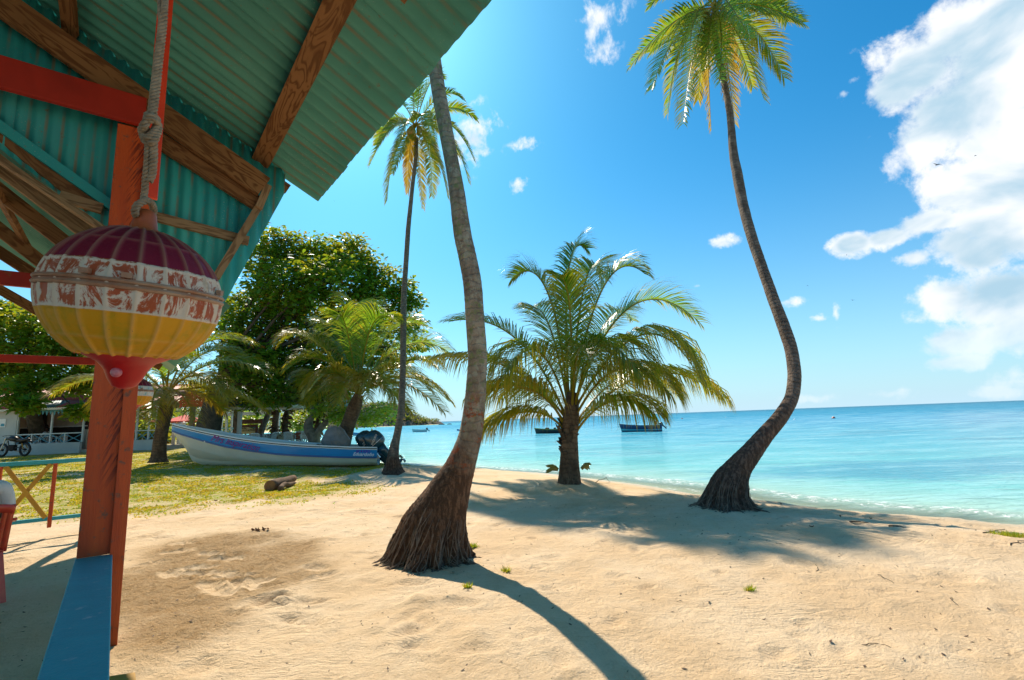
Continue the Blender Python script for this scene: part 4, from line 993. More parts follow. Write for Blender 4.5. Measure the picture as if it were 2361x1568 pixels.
def plank(u0, u_1, v0, v_1, z0, z_1, m, name='post', bev=.004):
    mb = MB(); mb.box(uv((u0+u_1)/2, (v0+v_1)/2, (z0+z_1)/2), UU*(u_1-u0)/2, VV*(v_1-v0)/2, Z*(z_1-z0)/2); return mb.build(name, M[m], shel, bevel=bev)
RZ = .565
pa = at_plane(176, 1285, uv(uP, 0, 0), UU); pb = at_plane(254, 1281, uv(uP, 0, 0), UU); vA, vB = pa.dot(VV), pb.dot(VV); RZ = (pa.z+pb.z)/2
print('post', vA, vB, RZ)
beamA_a = at_plane(-60, 176, uv(uP, 0, 0), UU); beamA_b = at_plane(330, 262, uv(uP, 0, 0), UU)
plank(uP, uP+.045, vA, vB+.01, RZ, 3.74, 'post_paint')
plank(uP-.035, uP+.0, vB-.004, vB+.078, gz(bp.x, bp.y)-.2, 3.75, 'orange_paint')
pd = at_plane(376, 0, uv(uP-.06, 0, 0), UU)
uS = 3.15; sa = at_plane(345, 455, uv(uS, 0, 0), UU); plank(uS, uS+.03, sa.dot(VV)-.035, sa.dot(VV)+.035, sa.z, 3.95, 'red_bright', 'hanger_board')
mb = MB(); q0 = at_plane(-80, 172, uv(uP-.01, 0, 0), UU); q1 = at_plane(336, 264, uv(uP-.01, 0, 0), UU); q0 = Vector(q0); zz = q1.z
mb.bar(uv(uP-.03, -4.6, zz+.0), uv(uP-.03, q1.dot(VV), zz), .045, .235, Z); mb.build('tie_beam', M['red_paint'], shel, bevel=.004)
for (px, py, u_, h, w) in ((96,650,uP+2.4,.15,.05), (214,833,u3f-.6,.11,.05)):
    q = at_plane(px, py, uv(u_, 0, 0), UU); mb = MB(); mb.bar(uv(u_, -4.6, q.z), uv(u_, max(q.dot(VV), -.0), q.z), w, h, Z); mb.build('tie_beam', M['red_paint'], shel, bevel=.003)
for (u_, v_) in ((u3f-.6, .0), (u3f-.6, -4.5), (uP, -4.6), (uP-5.6, -.10), (uP-5.6, -4.6)):
    p = uv(u_, v_, 0); zt = 2.9 if u_ > u3n else 3.4
    mb = MB(); mb.box(uv(u_, v_, (zt-.2)/2), UU*.05, VV*.05, Z*(zt/2+.1)); mb.build('post', M['orange_paint'], shel, bevel=.004)
# seaward railing of the shelter, running back past the camera
rail = plank(.62, uP+.0, vA-.005, vB+.012, RZ-.04, RZ, 'blue_rail', 'rail', .005)
mb = MB(); mb.bar(uv(.6, vB-.045, RZ-.47), uv(uP, vB-.045, RZ-.47), .07, .04, Z); mb.build('rail', M['cyan_rail'], shel, bevel=.003)
for s_ in (0, 1):
    mb = MB(); mb.bar(uv(1.25 if s_ else 2.9, vB-.03+.03*s_, RZ-.04), uv(2.9 if s_ else 1.25, vB-.03+.03*s_, RZ-.45), .03, .06, Z); mb.build('rail_brace', M['yellow_paint'], shel, bevel=.003)
q = at_plane(312, 1549, uv(0, 0, RZ-.10), Z); q2 = at_plane(240, 1560, uv(0, 0, RZ-.10), Z)
mb = MB(); mb.box((q+q2)/2-Z*.03-UU*.10, (q-q2)/2, UU*.10, Z*.03); mb.build('rail_bracket', M['yellow_paint'], shel, bevel=.004)
# far X railing
uF = at_plane(122, 1200, uv(0, 0, .0), Z).dot(UU)
fp = at_plane(100, 1066, uv(u3f-.35, 0, 0), UU)
fen = thing('railing', uv(u3f-.35, -1.5, 0), 'blue railing with red posts and yellow cross braces at the far end of the shelter', 'railing')
uR = u3f-.35
def rp3(px, py): return at_plane(px, py, uv(uR, 0, 0), UU)
zt = (rp3(100, 1065).z+rp3(180, 1061).z)/2; zb = (rp3(60, 1200).z+rp3(160, 1193).z)/2
vp = rp3(122, 1130).dot(VV); vc = rp3(62, 1140).dot(VV)
mb = MB(); mb.bar(uv(uR, -5.2, zt), uv(uR, .0, zt), .09, .055, Z); mb.build('rail', M['cyan_rail'], fen, bevel=.003)
mb = MB(); mb.bar(uv(uR, -5.2, zb), uv(uR, .0, zb), .05, .05, Z); mb.build('rail', M['cyan_rail'], fen, bevel=.003)
for v_ in (vp, vp-1.05*2*(vp-vc)/1.0, vp-2*2.1*(vp-vc)):
    mb = MB(); mb.bar(uv(uR, v_, zb-.12), uv(uR, v_, zt-.02), .045, .075, UU); mb.build('post', M['orange_paint'], fen, bevel=.003)
wv_ = 2*(vp-vc)*1.05
for i in range(3):
    a0 = vp-.05-i*wv_; a1 = a0-wv_+.1
    for s_ in (0, 1):
        mb = MB(); mb.bar(uv(uR+.03*s_-.015, a0, zt-.03 if s_ else zb+.02), uv(uR+.03*s_-.015, a1, zb+.02 if s_ else zt-.03), .055, .028, UU); mb.build('cross_brace', M['yellow_paint'], fen, bevel=.002)
mb = MB(); mb.bar(uv(uR, 0, zb-.15), uv(uR, 0, zt+.0), .07, .07, UU); mb.build('post', M['orange_paint'], fen, bevel=.003)

# ------------------------------------------------------------------ hanging net floats
def buoy_mat(name, white, chip, white_amt):
    m = bpy.data.materials.new(name); m.use_nodes = True; t = NT(m.node_tree); b = t.n['Principled BSDF']; co = t.coord('Object')
    sp = t.new('ShaderNodeSeparateXYZ'); t.put(sp.inputs[0], co); z = sp.outputs[2]
    zn = t.math('ADD', z, t.math('MULTIPLY', t.math('SUBTRACT', t.noise(co, 25, 3), .5), .006))
    org_ = t.mix(t.noise(co, 6, 5), (.42, .082, .022), (.28, .055, .018))
    wn = t.math('ADD', t.noise(t.mapping(co, (1, 1, .55)), 17, 7, .78, 1.6), t.math('MULTIPLY', t.attr('rib'), .16))
    wh = t.mix(t.step(wn, .49-white_amt, .575-white_amt), chip if chip else org_, white)
    wh = t.mix(t.step(t.noise(co, 9, 5, .7), .62, .70, 0, .6), wh, (.30, .22, .15))
    mar = t.mix(t.noise(co, 7, 6, .7), (.24, .004, .030), (.13, .006, .022)); mar = t.mix(t.step(t.noise(co, 22, 6, .75), .63, .68, 0, .75), mar, (.34, .13, .07))
    yel = t.mix(t.step(t.noise(co, 8, 5, .7), .42, .64), (.58, .275, .006), (.36, .25, .008)); yel = t.mix(t.step(t.noise(co, 60, 3), .72, .76), yel, (.16, .10, .03))
    red = t.mix(t.step(t.noise(co, 7, 5, .6), .4, .62), (.55, .014, .006), (.34, .006, .008))
    R_ = .19
    c = t.mix(t.math('GREATER_THAN', zn, -.26*R_), yel, wh); c = t.mix(t.math('GREATER_THAN', zn, .37*R_), c, mar)
    c = t.mix(t.math('LESS_THAN', z, -.80*R_), c, red); c = t.mix(t.math('GREATER_THAN', z, .905*R_), c, org_)
    c = t.mix(t.math('MULTIPLY', t.attr('rib'), .7), c, t.mix(.35, c, (.80, .55, .32)))
    t.put(b.inputs['Base Color'], c); t.put(b.inputs['Roughness'], t.step(wn, .45, .6, .5, .7)); b.inputs['Specular IOR Level'].default_value = .3
    t.put(b.inputs['Normal'], t.bump(t.math('ADD', t.noise(co, 60, 5, .6), wn), .22, .003))
    return m
M['buoy1'] = buoy_mat('worn_float_paint', (.62, .53, .43), None, 0)
M['buoy2'] = buoy_mat('fresh_float_paint', (.62, .60, .55), (.10, .36, .36), .06)
M['buoy_flange'] = mat('float_seam', (.28, .09, .035), .6, (.38, .27, .19), 14, .6, .2, 80, .002, .3)
M['buoy_red'] = mat('float_red', (.36, .004, .010), .42, (.50, .016, .008), 7, .5, .2, 60, .002, .3)
M['buoy_neck'] = mat('float_neck', (.42, .10, .03), .5, (.28, .07, .025), 9, .6, .2, 60, .002, .4)
def buoy(center, label, m, toward=0, right=0, rz=0):
    R_ = .19; o = thing('fishing_float', (0, 0, 0), label, 'buoy'); 
    nm, per = 22, 9; seg = nm*per; rows = 84; mb = MB(); vs = []; rb = []
    lat = [math.radians(a) for a in (-53, -38, -15.5, 4, 21, 46)]
    for j in range(rows+1):
        a = -math.radians(58)+j/rows*math.radians(58+75)
        for i in range(seg):
            ph = (i/per) % 1; dm = min(ph, 1-ph)*2*math.pi/nm*math.cos(a)*R_; rib = math.exp(-(dm/.0036)**2)*(1 if abs(a-lat[3]) > .04 else 1)
            dl = min(abs(a-l) for l in lat)*R_; rib = max(rib, .8*math.exp(-(dl/.0028)**2)); r_ = R_*(1+.034*rib)
            an = 2*math.pi*i/seg; vs.append((r_*math.cos(a)*math.cos(an), r_*math.cos(a)*math.sin(an), r_*math.sin(a)*.93)); rb.append(rib)
    mb.add(vs, [(j*seg+i, j*seg+(i+1) % seg, (j+1)*seg+(i+1) % seg, (j+1)*seg+i) for j in range(rows) for i in range(seg)], rib=rb)
    mb.build('shell', m, o, smooth=True, local=True)
    mb = MB(); rf = R_*1.0
    mb.lathe([(rf-.004, .002), (rf+.008, .004), (rf+.0105, .009), (rf+.008, .0135), (rf+.003, .0145), (rf+.003, .0165), (rf+.008, .0175), (rf+.0105, .0215), (rf+.008, .026), (rf-.004, .028)], 88)
    for an in (4.35, 4.75, 6.0): mb.box((rf*math.cos(an)*1.03, rf*math.sin(an)*1.03, .035), (.010*math.sin(an), -.010*math.cos(an), 0), (.006*math.cos(an), .006*math.sin(an), 0), (0, 0, .006))
    mb.build('seam_ring', M['buoy_flange'], o, smooth=False, local=True)
    mb = MB(); c58 = math.cos(math.radians(58))*R_; z58 = -math.sin(math.radians(58))*R_*.93
    mb.lathe([(c58*1.005, z58), (c58*.78, z58-.012), (c58*.62, z58-.020), (.055, z58-.028), (.046, z58-.040), (.037, z58-.062), (.026, z58-.080), (.012, z58-.087), (.001, z58-.089)], 48)
    mb.build('base_cone', M['buoy_red'], o, smooth=True, local=True)
    mb = MB(); mb.ball((-.012, -.047, z58-.044), .0125, 14, 10, (1, .7, 1)); mb.build('knob', M['buoy_flange'] if False else M['buoy_knob'], o, smooth=True, local=True)
    mb = MB(); zt_ = math.sin(math.radians(75))*R_*.93; mb.lathe([(R_*.27, zt_-.001), (R_*.20, zt_+.006), (.030, zt_+.012), (.026, zt_+.035), (.023, zt_+.052), (.014, zt_+.062), (.001, zt_+.064)], 32)
    mb.build('neck', M['buoy_neck'], o, smooth=True, local=True)
    tc = (CAM-Vector(center)); tc.z = 0; tc.normalize(); rt = tc.cross(Z)*-1
    A_ = (Z+tc*toward+rt*right).normalized(); qn = Z.rotation_difference(A_) @ Quaternion((0, 0, 1), rz)
    o.rotation_euler = qn.to_euler(); o.location = center; return o
M['buoy_knob'] = mat('pink_knob', (.55, .22, .25), .4, (.42, .06, .10), 60, .4)
BD = 1.63; bc = CAM+ray(312, 686).normalized()*BD
buoy(bc, 'large round fishing float in worn maroon, white and yellow paint hanging from a thick rope', M['buoy1'], .15, .035, math.radians(30))
bc2 = CAM+ray(308, 905).normalized()*7.5
buoy(bc2, 'second fishing float in fresher paint hanging further off behind the red post', M['buoy2'], 0, 0, 1.0)
def rope(path, r_st, name, parent=None, pitch=.030, n=None, lay=3):
    P = catmull(path, 90 if n is None else n); L = 0; mb = MB(); ln = [0]
    for i in range(1, len(P)): L += float(np.linalg.norm(P[i]-P[i-1])); ln.append(L)
    fr = None
    N_ = max(len(P), int(L/pitch*9)); C = catmull(path, N_); ln = [0]
    for i in range(1, N_): ln.append(ln[-1]+float(np.linalg.norm(C[i]-C[i-1])))
    for s_ in range(lay):
        pts = []; ref = None
        for i in range(N_):
            tg = Vector(C[min(i+1, N_-1)]-C[max(i-1, 0)]).normalized()
            if ref is None: ref = tg.orthogonal().normalized()
            ref = (ref-tg*ref.dot(tg)).normalized(); bi = tg.cross(ref); a = 2*math.pi*(ln[i]/pitch+s_/lay)
            pts.append(Vector(C[i])+(ref*math.cos(a)+bi*math.sin(a))*r_st*1.05)
        mb.tube(pts, r_st, 6)
    return mb
def rp(px, py, D=1.60): return CAM+ray(px, py).normalized()*D
top_ = bc+Vector((0, 0, 0))
ro = thing('rope', rp(372, 40, 1.62), 'thick old knotted rope hanging from the roof and holding the painted float', 'rope')
nk = at_plane(322, 480, bc, Vector((bc-CAM).normalized()))
lp = [rp(366,-80,1.95), rp(371,20,1.80), rp(372,60,1.76), rp(362,140,1.72), rp(354,210,1.68), rp(348,262,1.65)]
rope(lp, .0042, 'rope').build('strand', M['rope'], ro, smooth=True)
lp2 = [rp(385,-60,1.95), rp(380,10,1.80), rp(377,60,1.765), rp(368,140,1.725), rp(361,210,1.685), rp(354,262,1.655)]
rope(lp2, .0042, 'rope').build('strand', M['rope'], ro, smooth=True)
kn = [(341,262),(336,285),(328,302),(332,322),(348,328),(362,310),(366,290),(352,276),(336,282),(326,300),(338,318),(356,300),(362,276),(346,268),(334,290),(350,312),(360,322)]
rope([rp(x, y, 1.635+(.022 if i % 3 == 0 else (-.016 if i % 3 == 1 else 0))) for i, (x, y) in enumerate(kn)], .0044, 'rope').build('knot', M['rope'], ro, smooth=True)
lp3 = [rp(342,318,1.64), rp(341,350,1.64), rp(338,390,1.64), rp(335,420,1.645), rp(333,448,1.65), rp(330,468,1.645)]
rope(lp3, .0042, 'rope').build('strand', M['rope'], ro, smooth=True)
lp4 = [rp(354,318,1.63), rp(355,345,1.63), rp(354,372,1.63), rp(351,400,1.635), rp(344,418,1.64)]
rope(lp4, .0046, 'rope').build('strand', M['rope'], ro, smooth=True)
lp5 = [rp(340,460,1.64), rp(328,466,1.63), rp(316,474,1.625), rp(311,488,1.63), rp(316,500,1.65), rp(330,504,1.68), rp(346,500,1.70), rp(354,486,1.69), rp(350,470,1.67), rp(340,462,1.65)]
rope(lp5, .0046, 'rope').build('loop', M['rope'], ro, smooth=True)
r2 = thing('rope', bc2+Z*.22, 'thin rope holding the second float under the low roof', 'rope')
mb = MB(); zz = 2.43+(v3-bc2.dot(VV))*TAN3-.05; mb.tube([bc2+Z*.22, bc2+Vector((.01, 0, .5)), Vector((bc2.x, bc2.y, zz))], .008, 6); mb.build('strand', M['rope'], r2)
# ------------------------------------------------------------------ lettering
def text(body, size, m, parent, mtx, name='lettering', shear=0, bold=.0, ext=.002, sx=1):
    cu = bpy.data.curves.new('t', 'FONT'); cu.body = body; cu.size = size; cu.shear = shear; cu.offset = bold; cu.extrude = ext; cu.align_x = 'CENTER'; cu.align_y = 'CENTER'; cu.resolution_u = 3
    to = bpy.data.objects.new('t', cu); link(to); bpy.context.view_layer.update()
    me = bpy.data.meshes.new_from_object(to.evaluated_get(bpy.context.evaluated_depsgraph_get())); bpy.data.objects.remove(to)
    if sx != 1: me.transform(Matrix.Diagonal((sx, 1, 1, 1)))
    me.transform(mtx); me.materials.clear(); me.materials.append(M[m]); o = bpy.data.objects.new(name, me); link(o)
    if parent: o.parent = parent; o.matrix_parent_inverse = gmat(parent).inverted()
    return o
def frame(o_, x, y):   # matrix with x, y axes
    x = Vector(x).normalized(); y = Vector(y); y = (y-x*y.dot(x)).normalized(); z_ = x.cross(y)
    m = Matrix((x, y, z_)).transposed().to_4x4(); return Matrix.Translation(Vector(o_)) @ m

# ------------------------------------------------------------------ the beached boat
M['hull_white'] = mat('hull_white', (.86, .79, .66), .3, (.78, .70, .57), 1.6, .5, spec=.5, coat=.2)
M['hull_blue'] = mat('hull_blue', (.006, .31, .68), .3, (.005, .26, .60), 1.5, .5, spec=.5, coat=.3)
M['hull_blue_dark'] = mat('hull_blue_dark', (.008, .10, .30), .3, spec=.5)
M['gun_white'] = mat('gunwale_white', (.85, .85, .82), .3)
M['motor_teal'] = mat('cowl_dark_teal', (.012, .045, .058), .22, (.02, .065, .08), 5, .5, spec=.6, coat=.4)
M['tarp'] = mat('grey_tarpaulin', (.27, .25, .225), .5, (.17, .155, .14), 3, .5, .6, 12, .03, .5)
sB = at_y(869, 1077, 16.9); sB.z = gz(sB.x, sB.y)+.0
bB_ = at_y(363, 1077, 15.7); bB_.z = 0
Xb = (bB_-sB); Xb.z = 0; LB = Xb.length; Xb.normalize(); Yb = Xb.cross(Z)*-1     # Yb points away from the camera?
if Yb.y < 0: Yb = -Yb
NEAR = -Yb; HB = 0.78
gb0 = gz(sB.x, sB.y)
ori = Vector((sB.x, sB.y, gb0-.02))+Yb*HB
def zprof(tab, s): return float(np.interp(s, [a for a, b_ in tab], [b_ for a, b_ in tab]))
def fitz(px, py):   # height on the near side plane for the survey pixel
    p = at_plane(px, py, ori+NEAR*HB*.9, Yb); return (p-ori).dot(Xb)/LB, p.z-ori.z
GT = [fitz(*q) for q in ((873,1033),(800,1031.5),(756,1029.5),(700,1027),(639,1022),(595,1017.5),(551,1011.7),(505,1004),(463,996.5),(410,986),(366,977.5))]
BT = [fitz(*q) for q in ((861,1057),(800,1056.5),(756,1055),(700,1053),(639,1049),(580,1042),(522,1033),(480,1023.5),(434,1012),(400,1004),(376,997))]
KT = [(-.1, -.02)]+[fitz(*q) for q in ((858,1077),(668,1078.5),(565,1080),(492,1080.5),(442,1075),(419,1066),(407,1041),(393,1022),(378,1006),(368,990),(363.5,979))]
zg = lambda s: zprof(GT, s); zb_ = lambda s: zprof(BT, s); zk = lambda s: min(zprof(KT, s), zb_(s) if s < .975 else zg(s))
def hb(s): return HB*(1-.0*s)*(1-max(0, (s-.45)/.55)**2.6)**.75 if s < .999 else .012
def hull_pts(s):
    g, b__, k_ = zg(s), zb_(s), zk(s); w = max(hb(s), .012); fl = .10*s
    wk = w*(1-.20-.30*max(0, s-.5)*2*.9)
    ch = k_+(b__-k_)*.36
    pts = []
    pts.append((0, k_))
    cw = max(wk*(.93-.55*max(0, (s-.6)/.4)), .008)
    pts.append((cw*.5, k_+(ch-k_)*(.18+.30*max(0, s-.5)))); pts.append((cw*.93, k_+(ch-k_)*.62)); pts.append((cw, ch)); pts.append((cw+.035*(1 if s < .96 else .2), ch+.012))
    ww = max(w*(.93-.12*max(0, (s-.7)/.3)), .010)
    for f in (.35, .7, 1.0): pts.append((cw+.03*(1-f)+(ww-cw)*f**.8, ch+.012+(b__-ch-.012)*f))
    return pts, ww, w, b__, g
boat = thing('beached_boat', ori, 'long blue and white open fishing boat pulled up on the lawn', 'boat')
def bp_(s, y, z, side=1): return ori+Xb*(s*LB)-Yb*(y*side)+Z*z
SS = [i/70 for i in range(68)]+[.98, .99, .996, 1.0]
def strip(fn, name, m, smooth=True, sides=(1, -1)):
    mb = MB()
    for sd in sides:
        rows = [[bp_(s, y, z, sd) for (y, z) in fn(s)] for s in SS]; n = len(rows[0]); vs = [p for r_ in rows for p in r_]
        f = [(i*n+j, i*n+j+1, (i+1)*n+j+1, (i+1)*n+j) for i in range(len(rows)-1) for j in range(n-1)]
        if sd < 0: f = [q[::-1] for q in f]
        mb.add(vs, f)
    return mb.build(name, M[m], boat, smooth=smooth)
def f_low(s): return hull_pts(s)[0]
def f_blue(s):
    p, ww, w, b__, g = hull_pts(s); return [(ww, b__), (ww+.030, b__+.004), (ww+.034, b__+.10*(g-b__)+.02), (w+.03, g-.045), (w+.03, g-.02)]
def f_bd(s):
    p, ww, w, b__, g = hull_pts(s); return [(ww+.031, b__+.002), (ww+.040, b__+.004), (ww+.040, b__+.055), (ww+.033, b__+.06)]
strip(f_low, 'hull', 'hull_white'); strip(f_blue, 'blue_topside', 'hull_blue'); strip(f_bd, 'lower_stripe', 'hull_blue_dark', False)
def gun(dz0, dz1, dy):
    def f(s): 
        p, ww, w, b__, g = hull_pts(s); return [(w+dy-.015, g+dz0), (w+dy, g+dz0), (w+dy, g+dz1), (w+dy-.015, g+dz1)]
    return f
strip(gun(-.055, -.03, .042), 'rub_strip', 'gun_white', False); strip(gun(-.03, .0, .048), 'rub_rail', 'black', False)
def f_top(s):
    p, ww, w, b__, g = hull_pts(s); return [(w+.05, g-.002), (w+.05, g+.035), (max(w-.06, 0), g+.035), (max(w-.06, 0), g-.02)]
strip(f_top, 'gunwale', 'gun_white', False)
def f_in(s):
    p, ww, w, b__, g = hull_pts(s); k_ = min(zk(s)+.22, g-.05); return [(max(w-.05, 0), g), (max(ww-.06, 0), b__), (max(ww*.7-.05, 0), k_), (0, k_)]
strip(f_in, 'inner_hull', 'hull_white')
# transom
mb = MB(); p, ww, w, b__, g = hull_pts(0)
pl = [(y, z) for y, z in p]+[(ww+.03, b__), (w+.03, g)]
ring = [bp_(0, y, z, 1) for y, z in pl]+[bp_(0, y, z, -1) for y, z in pl[::-1]]
ring = [q-Xb*(.10*(((q.z-ori.z)/g)-1)*-1*-1) for q in ring]
mb.add(ring, [tuple(range(len(ring)))]); mb.build('transom', M['hull_blue'], boat)
for s0_ in (.30, .48, .66, .80):
    w = hb(s0_)-.05; z0 = zg(s0_)-.26
    mb = MB(); mb.box(ori+Xb*(s0_*LB)+Z*z0, Xb*.14, Yb*w, Z*.02); mb.build('bench', M['hull_white'], boat)
mb = MB(); mb.tube([bp_(.968, .0, .93), bp_(.985, 0, .90), bp_(.985, 0, .86), bp_(.962, 0, .88)], .012, 6); mb.build('bow_eye', M['chrome'], boat)
# console under a tied grey cover
cs = fitz(765, 1030)[0]; cc = ori+Xb*(cs*LB)+Z*.30
mb = MB(); r_ = random.Random(2); n = 20; prof = [(.50,0),(.56,.25),(.50,.50),(.55,.72),(.44,.95),(.37,1.12),(.25,1.24),(.02,1.28)]
vs = []
for (r0_, z_) in prof:
    for k in range(n):
        a = 2*math.pi*k/n; sh_ = .22*max(0, z_-.3) ; ax_ = (1.0 if math.cos(a) > 0 else 1.25-.28*z_)
        rr_ = r0_*.84*(1+.05*math.sin(5*a+z_*4)+r_.uniform(-.03, .03))
        vs.append(cc+Xb*(rr_*math.cos(a)*ax_*-1*-1+sh_*.35-.05)+Yb*rr_*.8*math.sin(a)+Z*z_*.86)
mb.add(vs, [(i*n+k, i*n+(k+1) % n, (i+1)*n+(k+1) % n, (i+1)*n+k) for i in range(len(prof)-1) for k in range(n)])
cov = thing('boat_cover', cc, 'lumpy grey tarpaulin tied over the console of the blue boat', 'tarpaulin'); mb.build('tarpaulin', M['tarp'], cov)
mb = MB(); mb.tube([cc+Xb*(.60*math.cos(a))+Yb*.52*math.sin(a)+Z*(.42+.10*math.cos(a)) for a in [i*math.pi/12 for i in range(25)]], .012, 5); mb.build('lashing', M['black'], cov)
def outboard(origin, X, Y_, label, sc=1.0, tilt=.35, letters=True, grp=None):
    o = thing('outboard_motor', origin, label, 'outboard motor', grp)
    T = frame(origin, X, Y_).to_3x3().to_4x4(); Rt = Matrix.Rotation(tilt, 4, 'Y')
    G = Matrix.Translation(origin) @ T @ Rt @ Matrix.Scale(sc, 4)
    # local: x away from boat (aft), z up
    def pr(sections, n=16):
        vs = []
        for (cx, cz, rx, ry, z_) in sections:
            for k in range(n):
                a = 2*math.pi*k/n; c_, s_ = math.cos(a), math.sin(a); e = .72
                vs.append(G @ Vector((cx+rx*math.copysign(abs(c_)**e, c_), ry*math.copysign(abs(s_)**e, s_), z_)))
        return vs, [(i*n+k, i*n+(k+1) % n, (i+1)*n+(k+1) % n, (i+1)*n+k) for i in range(len(sections)-1) for k in range(n)]+[tuple(range(n))[::-1], tuple((len(sections)-1)*n+k for k in range(n))]
    m_ = MB(); m_.add(*pr([(.02,0,.22,.16,.10),(.02,0,.29,.20,.16),(.03,0,.31,.215,.30),(.04,0,.29,.21,.46),(.03,0,.25,.19,.58),(.0,0,.17,.14,.66),(-.02,0,.06,.05,.69)])); m_.build('cowl', M['motor_teal'], o, smooth=True)
    m_ = MB(); m_.add(*pr([(.03,0,.318,.222,.245),(.03,0,.318,.222,.262)])); m_.build('trim_stripe', M['chrome'], o)
    m_ = MB(); m_.add(*pr([(.0,0,.20,.14,.12),(.03,0,.14,.10,-.10),(.05,0,.11,.07,-.40),(.06,0,.12,.05,-.56)])); m_.build('leg', M['motor_teal'], o, smooth=True)
    m_ = MB(); m_.add(*pr([(.10,0,.22,.13,-.47),(.10,0,.22,.13,-.45)])); m_.add(*pr([(.06,0,.11,.035,-.56),(.07,0,.10,.03,-.70)])); m_.add(*pr([(.02,0,.05,.008,-.92),(.06,0,.11,.015,-.72)])); m_.tube([G @ Vector((-.12, 0, -.70)), G @ Vector((-.05, 0, -.70)), G @ Vector((.2, 0, -.70)), G @ Vector((.30, 0, -.70))], [.01*sc, .055*sc, .055*sc, .03*sc], 10); m_.build('lower_unit', M['motor_teal'], o)
    m_ = MB()
    for k in range(3):
        a = k*2.094; c_ = Vector((.30, .0, -.70)); d_ = Vector((0, math.cos(a), math.sin(a))); m_.add([G @ (c_+d_*.03+Vector((-.03, 0, 0))), G @ (c_+d_*.16+Vector((-.05, .04, 0))), G @ (c_+d_*.17+Vector((.03, 0, .02))), G @ (c_+d_*.03+Vector((.03, 0, 0)))], [(0, 1, 2, 3)])
    m_.build('propeller', M['chrome'], o)
    m_ = MB(); m_.box(G @ Vector((-.24, 0, -.02)), G.to_3x3() @ Vector((.06, 0, 0)), G.to_3x3() @ Vector((0, .11, 0)), G.to_3x3() @ Vector((0, 0, .16))); m_.build('bracket', M['chrome'], o)
    if letters:
        for sd in (-1, 1):
            mt = G @ Matrix.Translation((.06, .224*sd, .37)) @ Matrix.Rotation(math.radians(90)*(1), 4, 'X') @ Matrix.Rotation(0 if sd < 0 else math.pi, 4, 'Y') @ Matrix.Rotation(math.radians(25), 4, 'Z')
            text('ENDURO', .085, 'chrome', o, mt, name='lettering')
    return o
gS = zg(0)
outboard(ori-Xb*.10-Yb*.34+Z*(gS-.06), -Xb, Yb, 'nearer dark teal outboard motor on the stern of the blue boat', 1.06, -.72, grp=None)
outboard(ori+Xb*.25+Yb*.30+Z*(gS-.06), -Xb, Yb, 'farther dark teal outboard motor beside the other on the blue boat', 1.05, -.72)
# names on the side
def side_text(px0, py0, px1, py1, size, body, m, shear, bold=.0, sx=1):
    a = at_plane(px0, py0, ori+NEAR*(HB+.047), Yb); b__ = at_plane(px1, py1, ori+NEAR*(HB+.047), Yb)
    sA = ((a+b__)/2-ori).dot(Xb)/LB; yy = max(hb(sA), .01)+.05
    # the topside flares, so face the lettering along it
    sL, sR = ((a-ori).dot(Xb)/LB, (b__-ori).dot(Xb)/LB)
    pa_ = ori+Xb*(sL*LB)+NEAR*(hb(sL)+.050)+Z*(a.z-ori.z); pb_ = ori+Xb*(sR*LB)+NEAR*(hb(sR)+.050)+Z*(b__.z-ori.z)
    x_ = (pb_-pa_); o_ = text(body, size, m, boat, frame((pa_+pb_)/2+NEAR*.006, x_, Z), shear=shear, bold=bold, sx=sx)
    return o_
side_text(491, 1012, 588, 1032, .30, 'Mrs Inspiration', 'text_magenta', .45, .0, .84)
side_text(829, 1041, 846, 1041, .115, 'SP 4 0357', 'text_violet', 0, .003)
side_text(826, 1047.5, 850, 1048, .15, 'Eduardoño', 'text_white', .25, .004)

# ------------------------------------------------------------------ plastic chairs, tables, people
def skin_body(name, chains, m, parent, G, sub=2, roots=True):
    """chains: list of lists of (x,y,z,r); first point may be shared by coordinates"""
    verts = []; rad = []; edges = []; key = {}
    for ch in chains:
        prev = None
        for (x, y, z_, r_) in ch:
            k_ = (round(x, 4), round(y, 4), round(z_, 4))
            if k_ not in key: key[k_] = len(verts); verts.append((x, y, z_)); rad.append(r_)
            if prev is not None and prev != key[k_]: edges.append((prev, key[k_]))
            prev = key[k_]
    me = bpy.data.meshes.new(name); me.from_pydata(verts, edges, []); o = bpy.data.objects.new(name, me); link(o)
    md = o.modifiers.new('s', 'SKIN'); sv = me.skin_vertices[0].data
    for i, r_ in enumerate(rad): sv[i].radius = (r_, r_) if not hasattr(r_, '__len__') else r_
    sv[0].use_root = True
    sb = o.modifiers.new('u', 'SUBSURF'); sb.levels = sub; sb.render_levels = sub
    bpy.context.view_layer.update(); m2 = bpy.data.meshes.new_from_object(o.evaluated_get(bpy.context.evaluated_depsgraph_get())); bpy.data.objects.remove(o)
    m2.transform(G); m2.polygons.foreach_set('use_smooth', [True]*len(m2.polygons)); m2.materials.clear(); m2.materials.append(M[m])
    o = bpy.data.objects.new(name, m2); link(o); o.parent = parent; o.matrix_parent_inverse = gmat(parent).inverted(); return o
